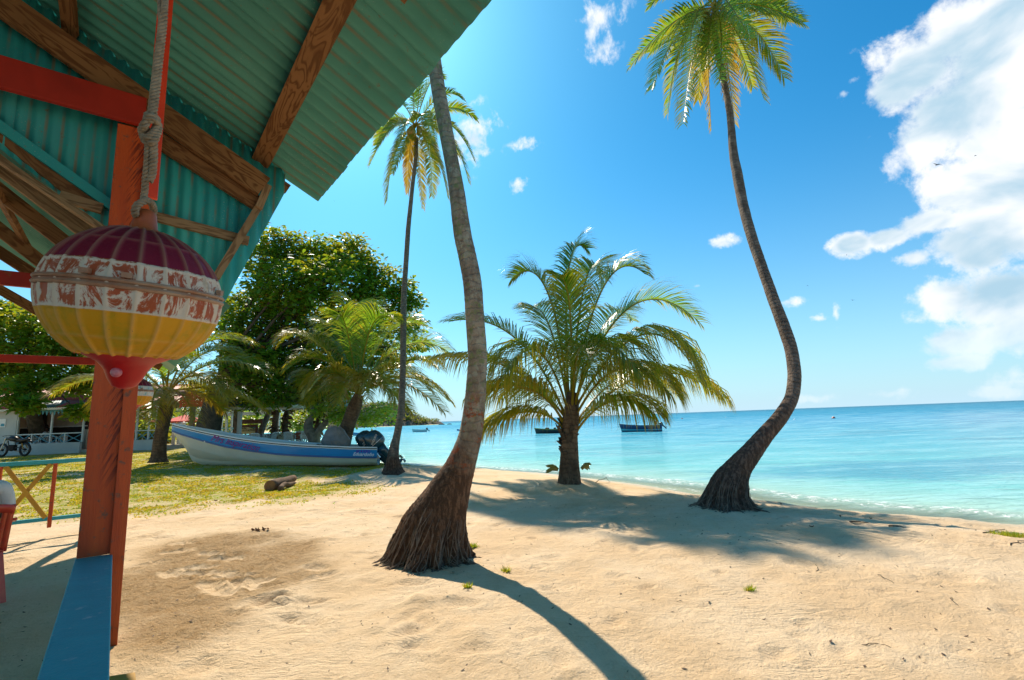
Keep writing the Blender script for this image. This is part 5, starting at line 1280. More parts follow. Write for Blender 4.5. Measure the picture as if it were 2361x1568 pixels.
def seated_person(loc, rz, label, shirt='shirt', trousers='trousers', seat=.44, hat=False, hand_detail=True, group=None, sc=1):
    """faces local +y, seat height given; hips over the origin"""
    o = thing('person', loc, label, 'person', group, rz); G = gmat(o) @ Matrix.Scale(sc, 4)
    h = seat+.09
    arms = []
    for s in (-1, 1):
        sh = (.19*s, -.02, h+.46, .052); elb = (.26*s, .06, h+.22, .040); wr = (.20*s, .30, h+.14, .027); palm = (.19*s, .37, h+.125, (.034, .020))
        ch = [(0, -.03, h+.44, .085), sh, elb, (.235*s, .18, h+.175, .037), wr, palm]; arms.append(ch)
        for j, (dx_, ln_, r_) in enumerate(((-.028, .060, .0085), (-.010, .078, .009), (.010, .072, .0085), (.027, .055, .0075))):
            x0 = .19*s+dx_; arms.append([palm, (x0, .405, h+.125, r_*1.1), (x0+dx_*.15, .405+ln_*.55, h+.115, r_), (x0+dx_*.2, .405+ln_*.95, h+.085, r_*.8)])
        arms.append([palm, (.19*s-.038*s, .375, h+.120, .010), (.19*s-.055*s, .41, h+.108, .008)])
    body = [[(0, 0, h, (.14, .11)), (0, -.01, h+.14, (.125, .10)), (0, -.03, h+.30, (.145, .105)), (0, -.03, h+.44, .085), (0, -.015, h+.54, .050), (0, -.005, h+.60, .052), (0, .005, h+.66, (.074, .090)), (0, .012, h+.74, (.078, .098)), (0, .0, h+.80, (.060, .075))],
            [(0, .012, h+.70, (.07, .09)), (0, .112, h+.705, .014)]]
    body[1][0] = body[0][7]
    legs = []
    for s in (-1, 1): legs.append([(0, 0, h, (.14, .11)), (.10*s, .08, h-.01, .085), (.12*s, .26, h-.01, .075), (.13*s, .44, h-.03, .062), (.13*s, .46, .24, .050), (.13*s, .44, .08, .038), (.13*s, .50, .045, (.040, .030)), (.13*s, .60, .030, (.038, .020))])
    skin_body('body', body+arms+legs, 'skin', o, G, 2 if hand_detail else 1)
    G2 = G @ Matrix.Identity(4)
    sh_ = [[(0, 0, h-.05, (.165, .135)), (0, -.01, h+.14, (.150, .125)), (0, -.03, h+.30, (.170, .130)), (0, -.03, h+.44, (.13, .10)), (0, -.018, h+.50, .066)]]
    for s in (-1, 1): sh_.append([(0, -.03, h+.44, (.13, .10)), (.19*s, -.02, h+.455, .072), (.245*s, .035, h+.29, .062), (.258*s, .06, h+.235, .060)])
    skin_body('shirt', sh_, shirt, o, G2)
    tr = [[(0, 0, h-.02, (.168, .13)), (0, 0, h+.04, (.160, .125))]]
    for s in (-1, 1): tr.append([(0, 0, h-.02, (.168, .13)), (.10*s, .09, h-.01, .100), (.12*s, .27, h-.01, .090), (.13*s, .45, h-.03, .078), (.13*s, .465, .26, .066), (.13*s, .445, .12, .058)])
    skin_body('trousers', tr, trousers, o, G2)
    mb = MB(); mb.ball(G @ Vector((0, -.012, h+.762)), .105*sc, 16, 10, (.93, 1.05, .95)); hr = mb.build('hair', M['hair'], o, smooth=True)
    for s in (-1, 1):
        mb = MB(); mb.ball(G @ Vector((.083*s, .005, h+.715)), .026*sc, 10, 8, (.4, .8, 1.2)); mb.build('ear', M['skin'], o, smooth=True)
        mb = MB(); mb.ball(G @ Vector((.030*s, .097, h+.735)), .011*sc, 8, 6); mb.build('eye', M['gun_white'], o, smooth=True)
        mb = MB(); mb.box(G @ Vector((.13*s, .52, .022)), G.to_3x3() @ Vector((.045, 0, 0)), G.to_3x3() @ Vector((0, .13, 0)), G.to_3x3() @ Vector((0, 0, .022))); mb.build('shoe', M['black'], o, bevel=.012)
    if hat:
        mb = MB(); mb.lathe([(.001, h+.88), (.08, h+.87), (.105, h+.80), (.11, h+.785), (.19, h+.775), (.19, h+.77), (.10, h+.775)], 20, G); mb.build('hat', M['black'], o)
    return o
def plastic_chair(loc, rz, label, m='plastic_white', group=None, name='plastic_chair'):
    o = thing(name, (0, 0, 0), label, 'chair', group)
    def b(mb, nm, sm=True): ob = mb.build(nm, M[m], o, smooth=sm, local=True); sol = ob.modifiers.new('t', 'SOLIDIFY'); sol.thickness = .012; return ob
    # seat, faces +y
    mb = MB(); n = 10; vs = []
    for j in range(n+1):
        for i in range(n+1):
            x = (i/n-.5)*.44; y = (j/n-.5)*.42; dz_ = -.02*math.cos(math.pi*(i/n-.5))*math.cos(math.pi*(j/n-.5)); dz_ -= .02*max(0, (j/n-.85)/.15)
            vs.append((x*(1-.08*(1-j/n)), y, .44+dz_))
    mb.add(vs, [(j*(n+1)+i, j*(n+1)+i+1, (j+1)*(n+1)+i+1, (j+1)*(n+1)+i) for j in range(n) for i in range(n)]); b(mb, 'seat')
    def bpt(x, z_):   # back surface
        t_ = (z_-.44)/.40; return (x*(1-.05*t_), -.205-.10*t_-.03*t_*t_+.28*x*x, z_)
    mb = MB()
    for i in range(7):      # vertical splats of the back
        x0 = -.165+i*.055-.017; x1 = x0+.034; rows = [.44+.36*k/8 for k in range(9)]
        mb.add([bpt(x, z_) for z_ in rows for x in (x0, x1)], [(2*k, 2*k+1, 2*k+3, 2*k+2) for k in range(8)])
    mb.add([bpt(x, z_) for z_ in (.60, .625) for x in [-.17+.34*k/10 for k in range(11)]], [(k, k+1, 11+k+1, 11+k) for k in range(10)])
    b(mb, 'back_splats')
    mb = MB(); rw = []
    for k in range(15):
        x = -.225+.45*k/14; zt_ = .845-.75*abs(x)**2.2; rw += [bpt(x, zt_-.065-.03*abs(x)), bpt(x, zt_)]
    mb.add(rw, [(2*k, 2*k+1, 2*k+3, 2*k+2) for k in range(14)]); 
    b(mb, 'top_rail')
    for s in (-1, 1):
        mb = MB(); mb.add([bpt(x*s, z_) for z_ in [.42+.40*k/6 for k in range(7)] for x in (.185, .228)], [(2*k, 2*k+1, 2*k+3, 2*k+2) for k in range(6)]); b(mb, 'back_stile')
        mb = MB(); A_ = [(s*.235, -.245, .70), (s*.265, -.12, .665), (s*.27, .06, .655), (s*.255, .17, .63), (s*.235, .20, .52), (s*.225, .19, .44)]
        C_ = catmull(A_, 16); mb.add([v_ for q_ in C_ for v_ in ((q_[0]-.022, q_[1], q_[2]), (q_[0]+.022, q_[1], q_[2]))], [(2*k, 2*k+1, 2*k+3, 2*k+2) for k in range(15)]); b(mb, 'armrest')
        for fy, sp_ in ((1, .02), (-1, .07)):
            mb = MB(); t0 = Vector((s*.205, .185*fy-.0, .445)); t1 = Vector((s*(.205+.04), .185*fy+sp_*fy, .0)); w0, w1 = .034, .018
            vs = [t0+Vector((0, -w0*fy*2, 0)), t0, t0+Vector((-w0*2*s, 0, 0)), t1+Vector((0, -w1*fy*2, 0)), t1, t1+Vector((-w1*2*s, 0, 0))]
            mb.add(vs, [(0, 1, 4, 3), (1, 2, 5, 4)]); b(mb, 'leg', False)
    o.location = loc; o.rotation_euler = (0, 0, rz); return o
# red chair and the seated man at the left edge
q = at_z(15, 1388, 0.0); q = on_ground(15, 1388)
rzc = math.radians(62)        # faces left, slightly away
leg = Vector((.245, -.255, 0)); leg.rotate(Matrix.Rotation(rzc, 3, 'Z')); cp = Vector((q.x, q.y, 0))-leg; cp.z = q.z-.01
plastic_chair(cp, rzc, 'red plastic chair with the seated man in it, at the left edge', 'plastic_red')
pz = Vector((cp.x, cp.y, cp.z)); back = Vector((0, -.06, 0)); back.rotate(Matrix.Rotation(rzc, 3, 'Z'))
seated_person(pz+back, rzc, 'man in a pale shirt seated in the red plastic chair, seen from behind', seat=.43)

# ------------------------------------------------------------------ the porch house
YH = 26.8
def hp(px, py, dY=0): return at_y(px, py, YH+dY)
gH = gz(-22, YH); hz = lambda py, px=120: hp(px, py).z
eave = hp(100, 944).z; house = thing('porch_house', Vector((hp(150, 1000).x, YH+1.5, gH)), 'white single storey porch house with patched pink and green tin roof', 'house')
def hbox(x0, x1, y0, y1, z0, z_1, m, name, parent=house, bevel=0):
    mb = MB(); mb.box(((x0+x1)/2, (y0+y1)/2, (z0+z_1)/2), ((x1-x0)/2, 0, 0), (0, (y1-y0)/2, 0), (0, 0, (z_1-z0)/2)); return mb.build(name, M[m], parent, bevel=bevel)
X = lambda px, dY=0: hp(px, 1000, dY).x
xR = X(359); xL = -34; wz = hp(130, 1021).z; rz_ = hp(130, 999).z
hbox(xL, X(35), YH, YH+.18, gH-.3, eave-.02, 'white_wall', 'wall')
hbox(X(35), X(186), YH, YH+.14, gH-.3, wz, 'white_wall', 'porch_wall'); hbox(X(204), xR, YH, YH+.14, gH-.3, hp(330, 1014).z, 'white_wall', 'porch_wall')
hbox(xL, xR, YH+.14, YH+3.4, gH-.3, gH+.12, 'cream_wall', 'floor')
hbox(X(35, 2.6), X(200, 2.6), YH+2.6, YH+2.72, gH, eave+.1, 'cream_wall', 'back_wall')
hbox(X(62, 2.55), X(103, 2.55), YH+2.55, YH+2.59, hp(80, 987, 2.55).z, hp(80, 948, 2.55).z, 'dark', 'doorway')
hbox(X(45, 2.5), X(188, 2.5), YH+2.50, YH+2.58, gH+.12, hp(120, 986, 2.5).z, 'dark', 'counter_front')
hbox(X(45, 2.4), X(200, 2.4), YH+2.38, YH+2.58, hp(120, 986, 2.5).z, hp(120, 984.6, 2.5).z+.03, 'white_paint', 'counter_top')
hbox(X(188, .2), X(205, .2), YH+.6, YH+.66, gH+.1, hp(190, 998).z, 'dark', 'doorway')
hbox(X(192, 2.4), X(215, 2.4), YH+2.42, YH+2.48, hp(190, 990, 2.4).z, hp(190, 948, 2.4).z, 'dark', 'menu_board')
hbox(xL, X(36, 3), YH+.2, YH+3.4, eave-.3, eave-.2, 'cream_wall', 'ceiling')
hbox(X(205, 2.6), X(300, 2.6), YH+2.6, YH+2.72, gH, eave+.1, 'cream_wall', 'back_wall')
for px in (36, 114.5, 188, 312, 340, 357):
    hbox(X(px)-.035, X(px)+.035, YH+.03, YH+.11, wz, eave, 'white_paint', 'post')
for (a_, b__) in ((36, 186), (215, 357)):
    pr_ = (a_+b__)/2; zt_ = hp(pr_, 1000 if a_ < 100 else 994).z; hbox(X(a_), X(b__), YH+.02, YH+.10, zt_-.035, zt_+.02, 'white_paint', 'railing')
for (a_, b__) in ((36, 72), (72, 114.5), (114.5, 148), (148, 188), (285, 312), (312, 340), (340, 357)):
    zt_ = hp((a_+b__)/2, 1000 if a_ < 200 else 994).z-.03; zl = wz if a_ < 200 else hp(330, 1014).z
    for s in (0, 1):
        mb = MB(); mb.bar((X(a_)+.03, YH+.055+.02*s, zt_ if s else zl), (X(b__)-.03, YH+.055+.02*s, zl if s else zt_), .03, .03, Z); mb.build('lattice_brace', M['teal_frame'], house)
    if b__ in (72, 148): hbox(X(b__)-.03, X(b__)+.03, YH+.03, YH+.10, zl, zt_, 'white_paint', 'baluster')
mb = MB(); mb.bar((xL, YH-.55, eave+.00), (xR+.3, YH-.55, eave+.0), .05, .12, Z); mb.build('fascia', M['white_paint'], house)
rp_ = math.radians(24); e2 = Vector((0, math.cos(rp_), math.sin(rp_))); nr = Vector((0, -math.sin(rp_), math.cos(rp_)))
xx = xL; k = 0; rs = random.Random(8)
def rowsheet(x, y0, ln_, m): 
    o_ = Vector((x, YH-.62, eave+.05))+e2*y0; sheet(house, o_, (1, 0, 0), e2, nr, 1.02, ln_, M[m], pitch=.13, amp=.018, name='roof_sheet')
while xx < xR+.2:
    tealp = X(30) < xx < X(140)
    rowsheet(xx, 0, 1.05, 'tin_blue' if tealp else 'tin_pink'); rowsheet(xx, 1.0, 1.9, rs.choice(['tin_pink', 'tin_pink', 'tin_white']) if k % 3 == 1 else 'tin_pink'); xx += 1.0; k += 1
o_ = Vector((xL, YH-.62, eave+.05))+e2*2.88; mb = MB(); mb.bar(o_, o_+Vector((xR+.2-xL, 0, 0)), .2, .05, nr); mb.build('ridge_cap', M['tin_pink'], house)
mb = MB(); mb.add([(xL, o_.y, o_.z), (xR+.2, o_.y, o_.z), (xR+.2, o_.y+3.2, eave+.1), (xL, o_.y+3.2, eave+.1)], [(0, 1, 2, 3)]); ob = mb.build('roof_back', M['tin_pink'], house); ob.modifiers.new('t', 'SOLIDIFY').thickness = .03
hbox(X(0)-.6, X(11), YH-.03, YH-.005, hp(5, 985).z, hp(5, 966).z, 'gun_white', 'poster')
hbox(X(1), X(9), YH-.045, YH-.032, hp(5, 983).z, hp(5, 977).z, 'teal_frame', 'poster_panel')
mb = MB()
for k in range(12):    # colourful bunting under the eave
    x = X(36+k*9); mb.add([(x, YH-.02, eave-.05), (x+.22, YH-.02, eave-.05), (x+.11, YH-.02, eave-.30-.05*(k % 2))], [(0, 1, 2)])
bu = mb.build('bunting', M['teal_frame'], None); bu.modifiers.new('t', 'SOLIDIFY').thickness = .004; tag(bu, 'row of blue pennants strung under the eave of the porch house', 'bunting')
pp = hp(104, 1010, 1.2); 
seated_person((pp.x, pp.y, gH+.12), math.radians(100), 'person in a pale shirt and dark hat seated on the house porch', 'shirt', 'trousers', hat=True, hand_detail=False)
plastic_chair((hp(104, 1000, 1.2).x, YH+1.2, gH+.12), math.radians(100), 'white plastic chair under the person sitting on the porch')
plastic_chair((hp(92, 1000, .7).x, YH+.75, gH+.12), math.radians(-80), 'white plastic chair on the porch, left of the porch table')
plastic_chair((hp(138, 1000, .9).x, YH+.9, gH+.12), math.radians(80), 'white plastic chair on the porch, right of the porch table')
def table(loc, w, d_, label, cloth=None, rz=0, h=.74):
    o = thing('table', loc, label, 'table', None, rz); G = gmat(o)
    mb = MB(); mb.box(G @ Vector((0, 0, h)), G.to_3x3() @ Vector((w/2, 0, 0)), G.to_3x3() @ Vector((0, d_/2, 0)), Vector((0, 0, .015))); mb.build('tabletop', M['plastic_white'], o)
    for sx in (-1, 1):
        for sy in (-1, 1): mb = MB(); mb.bar(G @ Vector((sx*(w/2-.06), sy*(d_/2-.06), 0)), G @ Vector((sx*(w/2-.08), sy*(d_/2-.08), h)), .04, .04, (0, 1, 0)); mb.build('leg', M['plastic_white'], o)
    if cloth:
        mb = MB(); n = 28; vs = []; R2 = random.Random(int(loc[0]*10))
        per = []
        for k in range(n):
            t_ = k/n*4; s_ = int(t_); f_ = t_-s_; cs_ = [(-1, -1), (1, -1), (1, 1), (-1, 1)]; a_ = cs_[s_]; b__ = cs_[(s_+1) % 4]; per.append((a_[0]+(b__[0]-a_[0])*f_, a_[1]+(b__[1]-a_[1])*f_))
        for lvl, (ex, zz) in enumerate(((0.98, h+.020), (1.02, h+.012), (1.03, h-.12), (1.05, h-.34))):
            for k, (a_, b__) in enumerate(per):
                wv = 1+(.03*math.sin(k*2.1) if lvl > 1 else 0); vs.append(G @ Vector((a_*w/2*ex*wv, b__*d_/2*ex*wv, zz-(.06 if lvl == 3 and abs(a_) > .9 and abs(b__) > .9 else 0))))
        f = [(l*n+k, l*n+(k+1) % n, (l+1)*n+(k+1) % n, (l+1)*n+k) for l in range(3) for k in range(n)]+[tuple(range(n))]
        mb.add(vs, f); c_ = mb.build('tablecloth', M[cloth]); c_.modifiers.new('t', 'SOLIDIFY').thickness = .004; tag(c_, {'cloth_dots': 'white tablecloth with dark red flowers', 'cloth_rust': 'rust red patterned tablecloth', 'cloth_cream': 'cream and rust patterned tablecloth'}[cloth]+' on the terrace', 'tablecloth')
    return o
def cloth_mat(name, c1, c2, sc_):
    m = bpy.data.materials.new(name); m.use_nodes = True; t = NT(m.node_tree); b = t.n['Principled BSDF']; co = t.coord('Object')
    t.put(b.inputs['Base Color'], t.mix(t.step(t.voro(co, sc_), .38, .30), c1, c2)); b.inputs['Roughness'].default_value = .85; return m
M['cloth_dots'] = cloth_mat('flowered_cloth', (.60, .58, .54), (.22, .04, .05), 7.5); M['cloth_rust'] = cloth_mat('rust_cloth', (.38, .09, .05), (.50, .40, .22), 9); M['cloth_cream'] = cloth_mat('cream_cloth', (.52, .45, .30), (.30, .10, .05), 8)
table((hp(120, 1000, .9).x, YH+1.0, gH+.12), 1.1, .8, 'white table between the plastic chairs on the house porch')
# motorcycle
mo_ = on_ground(56, 1062); YM = 24.6; mc = at_y(56, 1050, YM); gm_ = gz(mc.x, mc.y); rw = mc.z-gm_; rw = .31
bk = thing('motorcycle', (mc.x-.62, YM, gm_), 'black motorcycle parked in front of the white house wall', 'motorcycle'); Rk = Vector((1, -.12, 0)).normalized()
sc_ = 1.0
def mk(x, z_, y=0): return Vector((mc.x, YM, gm_))+Rk*x+Vector((.12, 1, 0)).normalized()*y+Z*z_
for wx in (0, -1.27):
    mb = MB(); c_ = mk(wx, .32); nrm_ = Vector((.12, 1, 0)).normalized(); G = Matrix.Translation(c_) @ Z.rotation_difference(nrm_).to_matrix().to_4x4()
    mb.lathe([(.25, -.045), (.30, -.045), (.325, -.02), (.325, .02), (.30, .045), (.25, .045), (.25, -.045)], 28, G); wh_ = mb.build('wheel', M['black'], bk, smooth=True)
    mb = MB(); mb.lathe([(.25, -.02), (.255, 0), (.25, .02), (.235, 0), (.25, -.02)], 28, G)
    for k in range(10): a = k*math.pi/5; mb.tube([G @ Vector((.03*math.cos(a), .03*math.sin(a), 0)), G @ Vector((.245*math.cos(a+.15), .245*math.sin(a+.15), 0))], .006, 4)
    mb.lathe([(.001, -.06), (.04, -.06), (.04, .06), (.001, .06)], 12, G); rim = mb.build('rim', M['black'], wh_); rim.matrix_parent_inverse = Matrix.Identity(4); rim.matrix_parent_inverse = gmat(wh_).inverted()
def mtube(pts, r_, nm, m='black', n=8): mb = MB(); mb.tube([Vector(p) for p in catmull(pts, 18)], r_, n); return mb.build(nm, M[m], bk, smooth=True)
mtube([mk(0, .32, -.08), mk(-.25, .42, -.08), mk(-.5, .40, -.06)], .022, 'swing_arm')
mtube([mk(.02, .36, .10), mk(-.12, .62, .08)], .022, 'shock_absorber', 'yellow_paint'); mtube([mk(.02, .36, -.10), mk(-.12, .62, -.08)], .022, 'shock_absorber', 'yellow_paint')
mtube([mk(.10, .74), mk(-.2, .70), mk(-.55, .70), mk(-.98, .82)], .028, 'frame'); mtube([mk(-.55, .70), mk(-.60, .35), mk(-.85, .30), mk(-1.0, .75)], .022, 'frame')
mb = MB(); mb.box(mk(-.70, .42), Rk*.16, Vector((0, .11, 0)), Z*.14); mb.build('engine', M['dark'], bk, bevel=.03)
mb = MB(); mb.tube([mk(.24, .80), mk(.10, .80), mk(-.2, .76), mk(-.48, .76)], [.035, .075, .085, .07], 12); mb.build('seat', M['black'], bk, smooth=True)
mb = MB(); mb.tube([mk(-.46, .78), mk(-.6, .84), mk(-.82, .86), mk(-.96, .84)], [.07, .12, .125, .06], 12); mb.build('fuel_tank', M['black'], bk, smooth=True)
mb = MB(); mb.tube([mk(.10, .70), mk(.24, .72), mk(.36, .62)], [.05, .05, .03], 8); mb.build('rear_fender', M['black'], bk, smooth=True)
mb = MB(); mb.tube([mk(-1.27, .34, .06), mk(-1.05, .92, .06)], .02, 8); mb.build('fork', M['chrome'], bk); mb = MB(); mb.tube([mk(-1.27, .34, -.06), mk(-1.05, .92, -.06)], .02, 8); mb.build('fork', M['chrome'], bk)
mb = MB(); mb.tube([mk(-.90, .98, -.34), mk(-1.0, 1.0, -.16), mk(-1.0, 1.0, .16), mk(-.90, .98, .34)], .014, 8); mb.build('handlebar', M['black'], bk)
mb = MB(); mb.ball(mk(-1.14, .86), .085, 12, 8, (.7, 1, 1)); mb.build('headlight', M['chrome'], bk, smooth=True)
mtube([mk(-.75, .30, .10), mk(-.4, .22, .12), mk(0, .26, .13), mk(.22, .32, .13)], .03, 'exhaust_pipe', 'chrome')

# ------------------------------------------------------------------ the dining terrace
YT = 27.5
def tp_(px, py, dY=0): return at_y(px, py, YT+dY)
gT = tp_(620, 1022).z; gT = min(gT, .32)
pav = thing('open_pavilion', (tp_(560, 1000).x, YT, gT), 'open white posted terrace pavilion with dark blue tin roof beside the big tree', 'pavilion')
zE = tp_(560, 942).z; zBm = tp_(560, 952).z
for (px, dY, w_) in ((496,0,.11),(501,2.4,.11),(510,4.5,.10),(521,1.2,.10),(533,3.0,.09),(537,5.0,.09),(551,-.5,.17),(642,5.0,.12)):
    x = tp_(px, 1000, dY).x; hb_ = MB(); hb_.box((x, YT+dY, (gT+zE)/2-.1), (w_/2, 0, 0), (0, w_/2, 0), (0, 0, (zE-gT)/2+.1)); hb_.build('post', M['white_paint'], pav)
mb = MB(); mb.bar(tp_(490, 957, 4), tp_(642, 951, 4), .06, .20, Z); mb.build('beam', M['white_paint'], pav)
mb = MB(); mb.bar(tp_(488, 942, -.6), tp_(700, 942.5, -.6), .06, .10, Z); mb.build('fascia', M['white_paint'], pav)
for k in range(9): mb = MB(); a_ = tp_(498+k*20, 943.5, -.5); mb.bar(a_, a_+Vector((.6, 5.2, .35)), .05, .12, Z); mb.build('rafter', M['cream_wall'], pav)
e2 = Vector((0, math.cos(.42), math.sin(.42))); nr = Vector((0, -math.sin(.42), math.cos(.42))); a_ = tp_(486, 940, -.75)
for k in range(6): sheet(pav, a_+Vector((k*.92, 0, .01*(k % 2))), (1, 0, 0), e2, nr, .95, 4.2, M['tin_navy'], pitch=.16, amp=.02)
mb = MB(); a2 = a_+e2*4.2; mb.add([a2, a2+Vector((5.5, 0, 0)), a2+Vector((5.5, 3.8, -1.6)), a2+Vector((0, 3.8, -1.6))], [(0, 1, 2, 3)]); ob = mb.build('roof_back', M['tin_navy'], pav); ob.modifiers.new('t', 'SOLIDIFY').thickness = .03
lz = tp_(515, 988, 1.5).z; lat_ = thing('terrace_railing', tp_(515, 1000, 1.5), 'low blue lattice railing between the white terrace posts', 'railing')
mb = MB(); mb.bar(tp_(490, 988, 1.5), tp_(538, 987, 1.5), .05, .05, Z); mb.build('rail', M['teal_frame'], lat_)
for (a0, a1) in ((490, 506), (506, 522), (522, 538)):
    for s in (0, 1): mb = MB(); mb.bar(tp_(a0, 988 if s else 1004, 1.5), tp_(a1, 1004 if s else 988, 1.5), .04, .03, Z); mb.build('lattice_brace', M['teal_frame'], lat_)
# notice board
sg = thing('sign_board', tp_(572, 1005, 1.0), 'brown framed cream notice board reading Mini Bar beside the terrace', 'sign')
def sgp(px, py, d_=0): return tp_(px, py, 1.0+d_)
def quad(px0, py0, px1, py1, d_, th, m, nm, parent, fn):
    a_ = fn(px0, py0, d_); b__ = fn(px1, py1, d_); mb = MB(); mb.box((a_+b__)/2, ((b__.x-a_.x)/2, 0, 0), (0, th/2, 0), (0, 0, (a_.z-b__.z)/2)); return mb.build(nm, M[m], parent)
M['sign_cream'] = mat('sign_cream', (.50, .44, .26), .7, (.42, .38, .22), 4, .5); M['sign_green'] = mat('sign_green', (.08, .20, .06), .7); M['sign_blue'] = mat('sign_blue', (.02, .16, .34), .6)
quad(552.5, 984, 589.5, 1000, 0, .03, 'sign_cream', 'panel', sg, sgp)
for qd in ((551, 980, 594, 984), (589.5, 984, 594, 1006), (549.5, 984, 552.5, 1006), (551, 968, 606, 976)): quad(*qd, 0, .07, 'brown_board', 'frame', sg, sgp)
mb = MB(); C_ = [sgp(573, 985.2, -.03), sgp(579, 985.8, -.03), sgp(583, 987.2, -.03), sgp(586, 989.5, -.03)]; mb.tube(C_, [.01, .03, .03, .01], 6); mb.build('green_arc', M['sign_green'], sg)
quad(585, 984.8, 588.6, 987.2, -.03, .02, 'sign_blue', 'blue_mark', sg, sgp)
text('Mini Bar', .105, 'text_dark', sg, frame(sgp(561.5, 987.4, -.03), (1, 0, 0), Z), bold=.003)
text('LAS PLAYITAS', .15, 'text_dark', sg, frame(sgp(572, 992.5, -.03), (1, 0, 0), Z), sx=.85)
text('Restaurante', .06, 'text_dark', sg, frame(sgp(580, 988.7, -.03), (1, 0, 0), Z)) if False else None
# leaning pale trunk and dark trunk behind the sign
tr_ = thing('tree', tp_(600, 1010, 1.5), 'short leaning pale trunk behind the notice board', 'tree'); mb = MB(); mb.tube([tp_(598, 1012, 1.5), tp_(601, 998, 1.5), tp_(607, 980, 1.6), tp_(614, 966, 1.8), tp_(620, 952, 2.0), tp_(628, 925, 2.2)], [.22, .19, .17, .16, .14, .08], 10); mb.build('trunk', M['bark_pale'], tr_, smooth=True)
for k in range(3): mb = MB(); limb(mb, tp_(618, 955, 2), tp_(600+k*28, 915-k*8, 2.3), .08, .03, random.Random(k)); mb.build('branch', M['bark_pale'], tr_)
leaf_cloud([(tp_(605+k*9, 912+4*(k % 3), 2.2).x, YT+2.2, tp_(605, 912+4*(k % 3), 2.2).z, .5) for k in range(8)], .5, 30, .26, 91, 'crown', M['almond'], tr_)
tr_ = thing('tree', tp_(543, 1005, 4), 'dark upright trunk standing among the terrace posts', 'tree'); mb = MB(); mb.tube([tp_(543, 1010, 4), tp_(544, 985, 4), tp_(546, 960, 4), tp_(540, 930, 4)], [.34, .27, .26, .2], 10); mb.build('trunk', M['bark'], tr_, smooth=True)
leaf_cloud([(tp_(528+k*5, 915+4*(k % 3), 4).x, YT+4, tp_(530, 915+4*(k % 3), 4).z, .6) for k in range(8)], .5, 30, .26, 92, 'crown', M['almond'], tr_)
# tables and chairs
def on_t(px, dY): p = tp_(px, 1020, dY); return Vector((p.x, p.y, gT))
tbl = [(575, -.8, 1.9, 'cloth_dots', 'table under the flowered cloth in front of the notice board'), (646, .2, 1.7, 'cloth_cream', 'left of the two terrace tables in front of the sea'), (690, .4, 1.7, 'cloth_rust', 'table with rust red cloth nearest the grey branching tree')]
for (px, dY, w_, cl_, lab) in tbl: table(on_t(px, dY), w_, .9, lab, cl_)
slab = tp_(632, 1022, 1); mb = MB(); mb.box((slab.x, YT+.8, gT-.3), (2.7, 0, 0), (0, 3.0, 0), (0, 0, .3)); ob = mb.build('terrace_floor', M['white_wall']); tag(ob, kind='structure')
for i, (px, dY, rz, lab) in enumerate(((592,-1.4,.1,'white plastic chair in front of the flowered table'),(560,-1.5,-.2,'white plastic chair near the corner terrace post'),(622,-.6,1.4,'white plastic chair turned sideways left of the cream table'),(667,-.7,.15,'white plastic chair between the two sea side tables'),(652,1.3,3.1,'white plastic chair on the far side of the cream cloth'),(704,-.6,.4,'white plastic chair in front of the rust red cloth'),(712,.6,-1.5,'white plastic chair at the right end of the rust red table'),(686,1.5,3.0,'white plastic chair behind the rust red table'))):
    plastic_chair(on_t(px, dY), rz, lab, group='white chairs at the terrace tables')
# stone edge under the branching tree
mb = MB(); r_ = random.Random(6)
for k in range(16):
    c_ = at_y(676+k*6, 1031, 24.2+r_.uniform(-.2, .2)); c_.z = gz(c_.x, c_.y)+.08; mb.ball(c_, r_.uniform(.14, .22), 8, 6, (1.2, 1, .7))
ob = mb.build('stone_border', M['bark_pale'], None, smooth=True); tag(ob, 'low dark stone border round the grey branching tree', 'border')
# umbrellas
def umbrella(px, py, rpx, Y, label, hpx=12):
    c_ = at_y(px, py, Y); R_ = rpx/F*Y; H_ = hpx/F*Y; g_ = gz(c_.x, c_.y); o = thing('beach_umbrella', (c_.x, c_.y, g_), label, 'umbrella', 'red umbrellas behind the boat'); n = 8; mb = MB(); vs = [c_+Z*H_]
    for lvl, (rf, dz_) in enumerate(((.5, .50), (1.0, .0), (1.0, -.14))):
        for k in range(n*3):
            a = 2*math.pi*k/(n*3)+.2; sag = 1-.06*(math.cos(a*n-.2*n)*-1+1)*.5*(rf); vs.append(c_+Vector((math.cos(a)*R_*rf*sag, math.sin(a)*R_*rf*sag, dz_*H_)))
    m_ = n*3; f = [(0, 1+k, 1+(k+1) % m_) for k in range(m_)]+[(1+l*m_+k, 1+(l+1)*m_+k, 1+(l+1)*m_+(k+1) % m_, 1+l*m_+(k+1) % m_) for l in range(2) for k in range(m_)]
    mb.add(vs, f); ob = mb.build('canopy', M['umbrella'], o); ob.modifiers.new('t', 'SOLIDIFY').thickness = .01
    mb = MB(); mb.tube([Vector((c_.x, c_.y, g_)), c_+Z*(H_+.1)], .03, 8); mb.build('pole', M['white_paint'], o)
umbrella(427, 971, 46, 33, 'largest red umbrella, open above the bow of the blue boat', 15)
umbrella(372, 972, 26, 35, 'red umbrella partly hidden by the palm left of the boat bow', 10)
umbrella(331, 972, 16, 37, 'small red umbrella at the corner of the porch house', 8)
